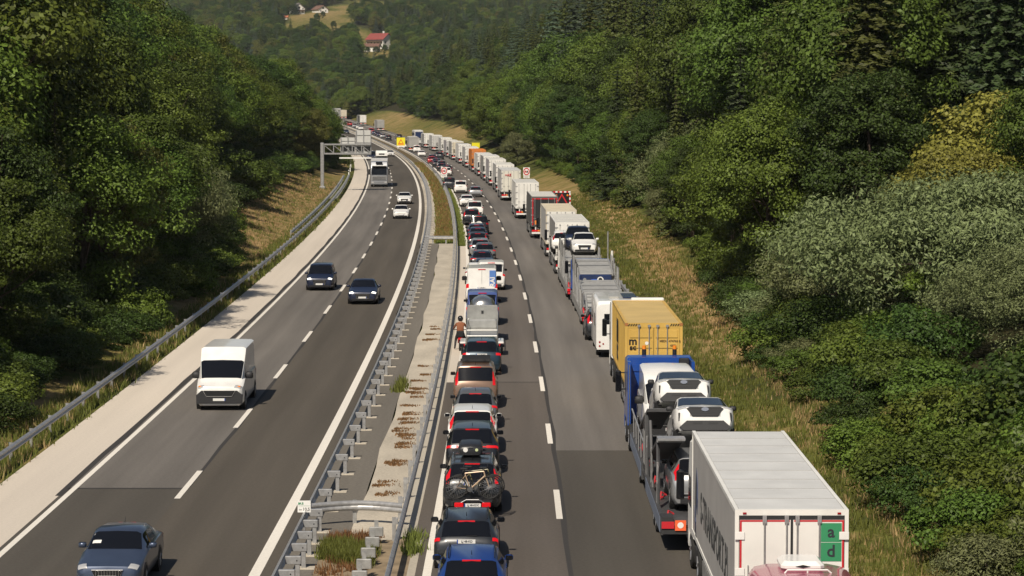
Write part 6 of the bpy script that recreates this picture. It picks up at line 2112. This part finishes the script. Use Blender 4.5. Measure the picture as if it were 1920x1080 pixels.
make_car("car", "dark car facing backwards behind the small white one on the transporter", "car", 'suv', 'navy', (4.72, 182.6, 2.42), math.pi, TG2)
make_car("car", "small white car at the outer edge of the transporter's upper deck", "car", 'hatch', 'white', (3.75, 186.3, 2.1), 0, TG2, lamps='tall')
P_ = thing("loading_pole", "grey loading pole standing on the verge side of the transporters", "pole", (6.95, 184, .012), 0)
MB().tube([(0, 0, 0), (0, 0, 3.6)], .06, 8).build("pole", M['galv_d'], P_)
MB().tube([(.3, 0, 0), (.3, 0, 2.2)], .09, 8).build("sleeve", M['white'], P_)

# ------------------------------------------------------------------ the row of lorries going away
lorry("curtain_lorry", "grey curtain sided lorry with thin red lines round its white rear doors", 189.5, 3.22, TC['grey'], TC['white'], TC['roof'], TC['white'], rearframe=TC['white'])
lorry("curtain_lorry", "lorry with cream tarpaulin roof and pale side, behind the black red-framed lorry", 210.5, 2.80, TC['lgrey'], TC['white'], TC['roofc'], TC['white'], rearframe=TC['cream'])
t = lorry("curtain_lorry", "dark lorry with a red frame round its black rear doors beside the warning board", 239.5, 1.80, TC['dgrey'], TC['black'], TC['roof'], TC['dgrey'], rearframe=TC['dgrey'])
w = 1.275
MB().box(-w + .10, -w + .20, -.045, -.031, 1.3, 3.84).box(w - .20, w - .10, -.045, -.031, 1.3, 3.84).box(-w + .2, w - .2, -.045, -.031, 3.74, 3.84).build("red_frame", M['red'], t)
MB().box(-.95, -.65, -.06, -.046, 1.35, 1.75).build("orange_sign", M['orange'], t)
lorry("box_lorry", "plain white box lorry with grey roof and orange sticker just ahead of the dark lorry", 279, .40, TC['white'], TC['white'], TC['roof'], TC['white'], kind='box')
t = lorry("box_lorry", "creamy white lorry with small red emblem on its rear doors", 328.5, -1.40, TC['lgrey'], tm("ivory_doors", (.68, .66, .58)), TC['roofw'], TC['white'], kind='box')
text("\u2248AZ", .42, M['red'], t, (-.38, -.08, 3.35), FACE_BACK, bold=.012)
RL = [(357, 'lgrey', 'white', 'roof', 'white', "light grey lorry tucked ahead of the creamy lorry with red emblem"), (385, 'lav', 'white', 'roof', 'white', "lilac grey curtain lorry, second ahead of the creamy lorry with emblem"),
      (408, 'grey', 'white', 'roofw', 'red', "grey curtain lorry with red cab, third ahead of the creamy lorry"), (433, 'white', 'white', 'roofw', 'white', "white lorry standing right behind the orange one"),
      (458, 'orange', 'orange', 'orange', 'white', "bright orange curtain lorry in the row of pale lorries"), (487, 'lgrey', 'white', 'roof', 'white', "pale grey lorry just ahead of the orange one"),
      (517, 'white', 'white', 'roofw', 'white', "white lorry with dark roof spoiler, second ahead of the orange one"), (548, 'grey', 'cream', 'roof', 'white', "lorry with cream rear doors and red lamp bar before the bend"),
      (572, 'lav', 'lgrey', 'roof', 'white', "lilac grey lorry right ahead of the one with cream doors"), (597, 'lgrey', 'white', 'roofw', 'white', "light grey lorry with bright white rear doors at the bend"),
      (640, 'lgrey', 'lgrey', 'roof', 'lgrey', "long pale lorry, second behind the last lorry before the bend's bank"), (678, 'grey', 'white', 'roof', 'lgrey', "farthest lorry with white doors before the blue windowed coach")]
for Y, sd, rr, rf, cb, lab in RL:
    off = 10.75
    lorry("curtain_lorry", lab, Y, X0(Y) + off, TC[sd], TC[rr], TC[rf], TC['white'] if cb != 'red' else PT['red'], rearframe=TC[sd] if sd == 'orange' else TC['white'], H=rng.uniform(3.78, 4.02), deflector=TC['black'] if Y == 517 else None)
# the grey box lorry and the coach beyond the small white van
lorry("box_lorry", "low grey box lorry standing among the cars, behind it a small white van", 634, X0(634) + 4.6, TC['grey'], TC['grey'], TC['grey'], TC['lgrey'], H=3.6, L=7.5, kind='box', doors=False, group="lorries among the cars")
co = thing("coach", "grey coach with a tall blue rear window at the head of the lorry row", "coach", (X0(722) + 11.9, 722, prof(722)), head(722))
MB().box(-1.27, 1.27, 0, 12, .4, 4.0, b=.15).build("body", TC['lgrey'], co)
MB().box(-1.05, 1.05, -.03, -.002, 1.9, 3.6).build("rear_window", TC['navy'], co)
MB().box(-1.1, 1.1, .1, 11.9, 4.002, 4.05).build("roof", TC['white'], co)
for sg in (-1, 1):
    MB().box(sg * 1.27 + (.003 if sg > 0 else -.02), sg * 1.27 + (.02 if sg > 0 else -.003), .5, 11.5, 2.0, 3.4).build("side_window", GLASS, co)
    MB().box(sg * 1.1 - .1, sg * 1.1 + .1, -.03, -.002, .9, 1.5).build("tail_light", LRED, co)
    wheel(.5, .3, co, sg * 1.1, 3); wheel(.5, .3, co, sg * 1.1, 9.5)
for Y, sd, rr, lab in ((905, 'grey', 'grey', "grey box lorry alone in the farthest stretch, nearer of two pale trailers"), (992, 'dgrey', 'white', "lorry with white doors and dark side in the farthest stretch, left of the grey one"),
                       (1088, 'lgrey', 'cream', "lorry with cream doors at the very end of the visible road"), (1118, 'lav', 'lgrey', "pinkish lorry half hidden by trees at the very end of the road")):
    lorry("curtain_lorry", lab, Y, X0(Y) + 10.6, TC[sd], TC[rr], TC['roofw'], TC['white'], rearframe=TC[rr])

# ------------------------------------------------------------------ lorries and the camper coming towards the viewer
def oncoming(Yf, xc, label, boxm, cabm, H=4.0, L=13.0, cabH=3.85, vents=True):
    Yb = Yf
    t = thing("oncoming_lorry", label, "lorry", (xc, Yf, prof(Yf) + .012), math.pi + head(Yf), OG)
    cab(t, -2.35, cabm, cabH, front=True, mirrors=True)
    MB().box(-1.27, 1.27, -2.5 - L, -2.6, 1.15, H, b=.04).build("trailer_body", boxm, t)
    for sg in (-1, 1):
        for k in range(3):
            wheel(.5, .36, t, sg * 1.05, -12 + 1.3 * k)
    MB().box(-.5, .5, -2 - L, -2, .8, 1.15).build("chassis", STEEL, t)
    return t
oncoming(381.0, X0(381) - 5.85, "silver grey oncoming lorry with tall cab and white sun visor below the gantry", TC['lgrey'], tm("cab_silver", (.33, .34, .36), metal=.5, rough=.35))
cw = thing("motorhome", "white oncoming camper with dark roof window, behind the silver lorry", "motorhome", (X0(498) - 5.1, 498, .012), math.pi + head(498), OG)
mb = MB(); rows = []
for y_, z0_, zz in ((-7, .5, 3.0), (-1.6, .5, 3.05), (-.9, 1.9, 3.0), (-.5, 1.95, 2.6), (-.45, 2.0, 2.2)):
    rows.append([(-1.14, y_, z0_), (-1.14, y_, zz - .12), (-1.02, y_, zz), (1.02, y_, zz), (1.14, y_, zz - .12), (1.14, y_, z0_)])
mb.grid(rows); mb.f += [tuple(range(6)), tuple(range(24, 30))[::-1]]; mb.m += [0, 0]
mb.build("body", PT['white'], cw, 30)
MB().box(-1.0, 1.0, -2.0, .0, .45, 1.1, b=.08).build("bonnet", PT['white'], cw)
MB().grid([[(-.95, -.72, 1.92), (.95, -.72, 1.92)], [(-.98, -.2, 1.12), (.98, -.2, 1.12)]]).build("windscreen", GLASS, cw)
MB().box(-.55, .55, -.52, -.43, 2.25, 2.5).build("roof_window", GLASS, cw)
MB().box(-.6, .6, -.01, .03, .6, .9).build("grille", M['black'], cw)
for sg in (-1, 1):
    MB().box(sg * .8 - .15, sg * .8 + .15, -.01, .03, .7, .95).build("headlight", LCLR, cw)
    wheel(.34, .22, cw, sg * .95, -1); wheel(.34, .22, cw, sg * .95, -5.2)
# ------------------------------------------------------------------ haze
hz = MB().box(-900, 700, -30, 3300, -14, 420).build("haze", [])
hz['kind'] = 'stuff'
hm = bpy.data.materials.new("air")
hm.use_nodes = True
t = hm.node_tree
t.nodes.remove(t.nodes["Principled BSDF"])
pv = t.nodes.new("ShaderNodeVolumePrincipled")
pv.inputs["Color"].default_value = (.86, .92, 1.0, 1)
pv.inputs["Density"].default_value = 4.2e-5
pv.inputs["Anisotropy"].default_value = 0.0
t.links.new(pv.outputs[0], t.nodes["Material Output"].inputs["Volume"])
hz.data.materials.append(hm)
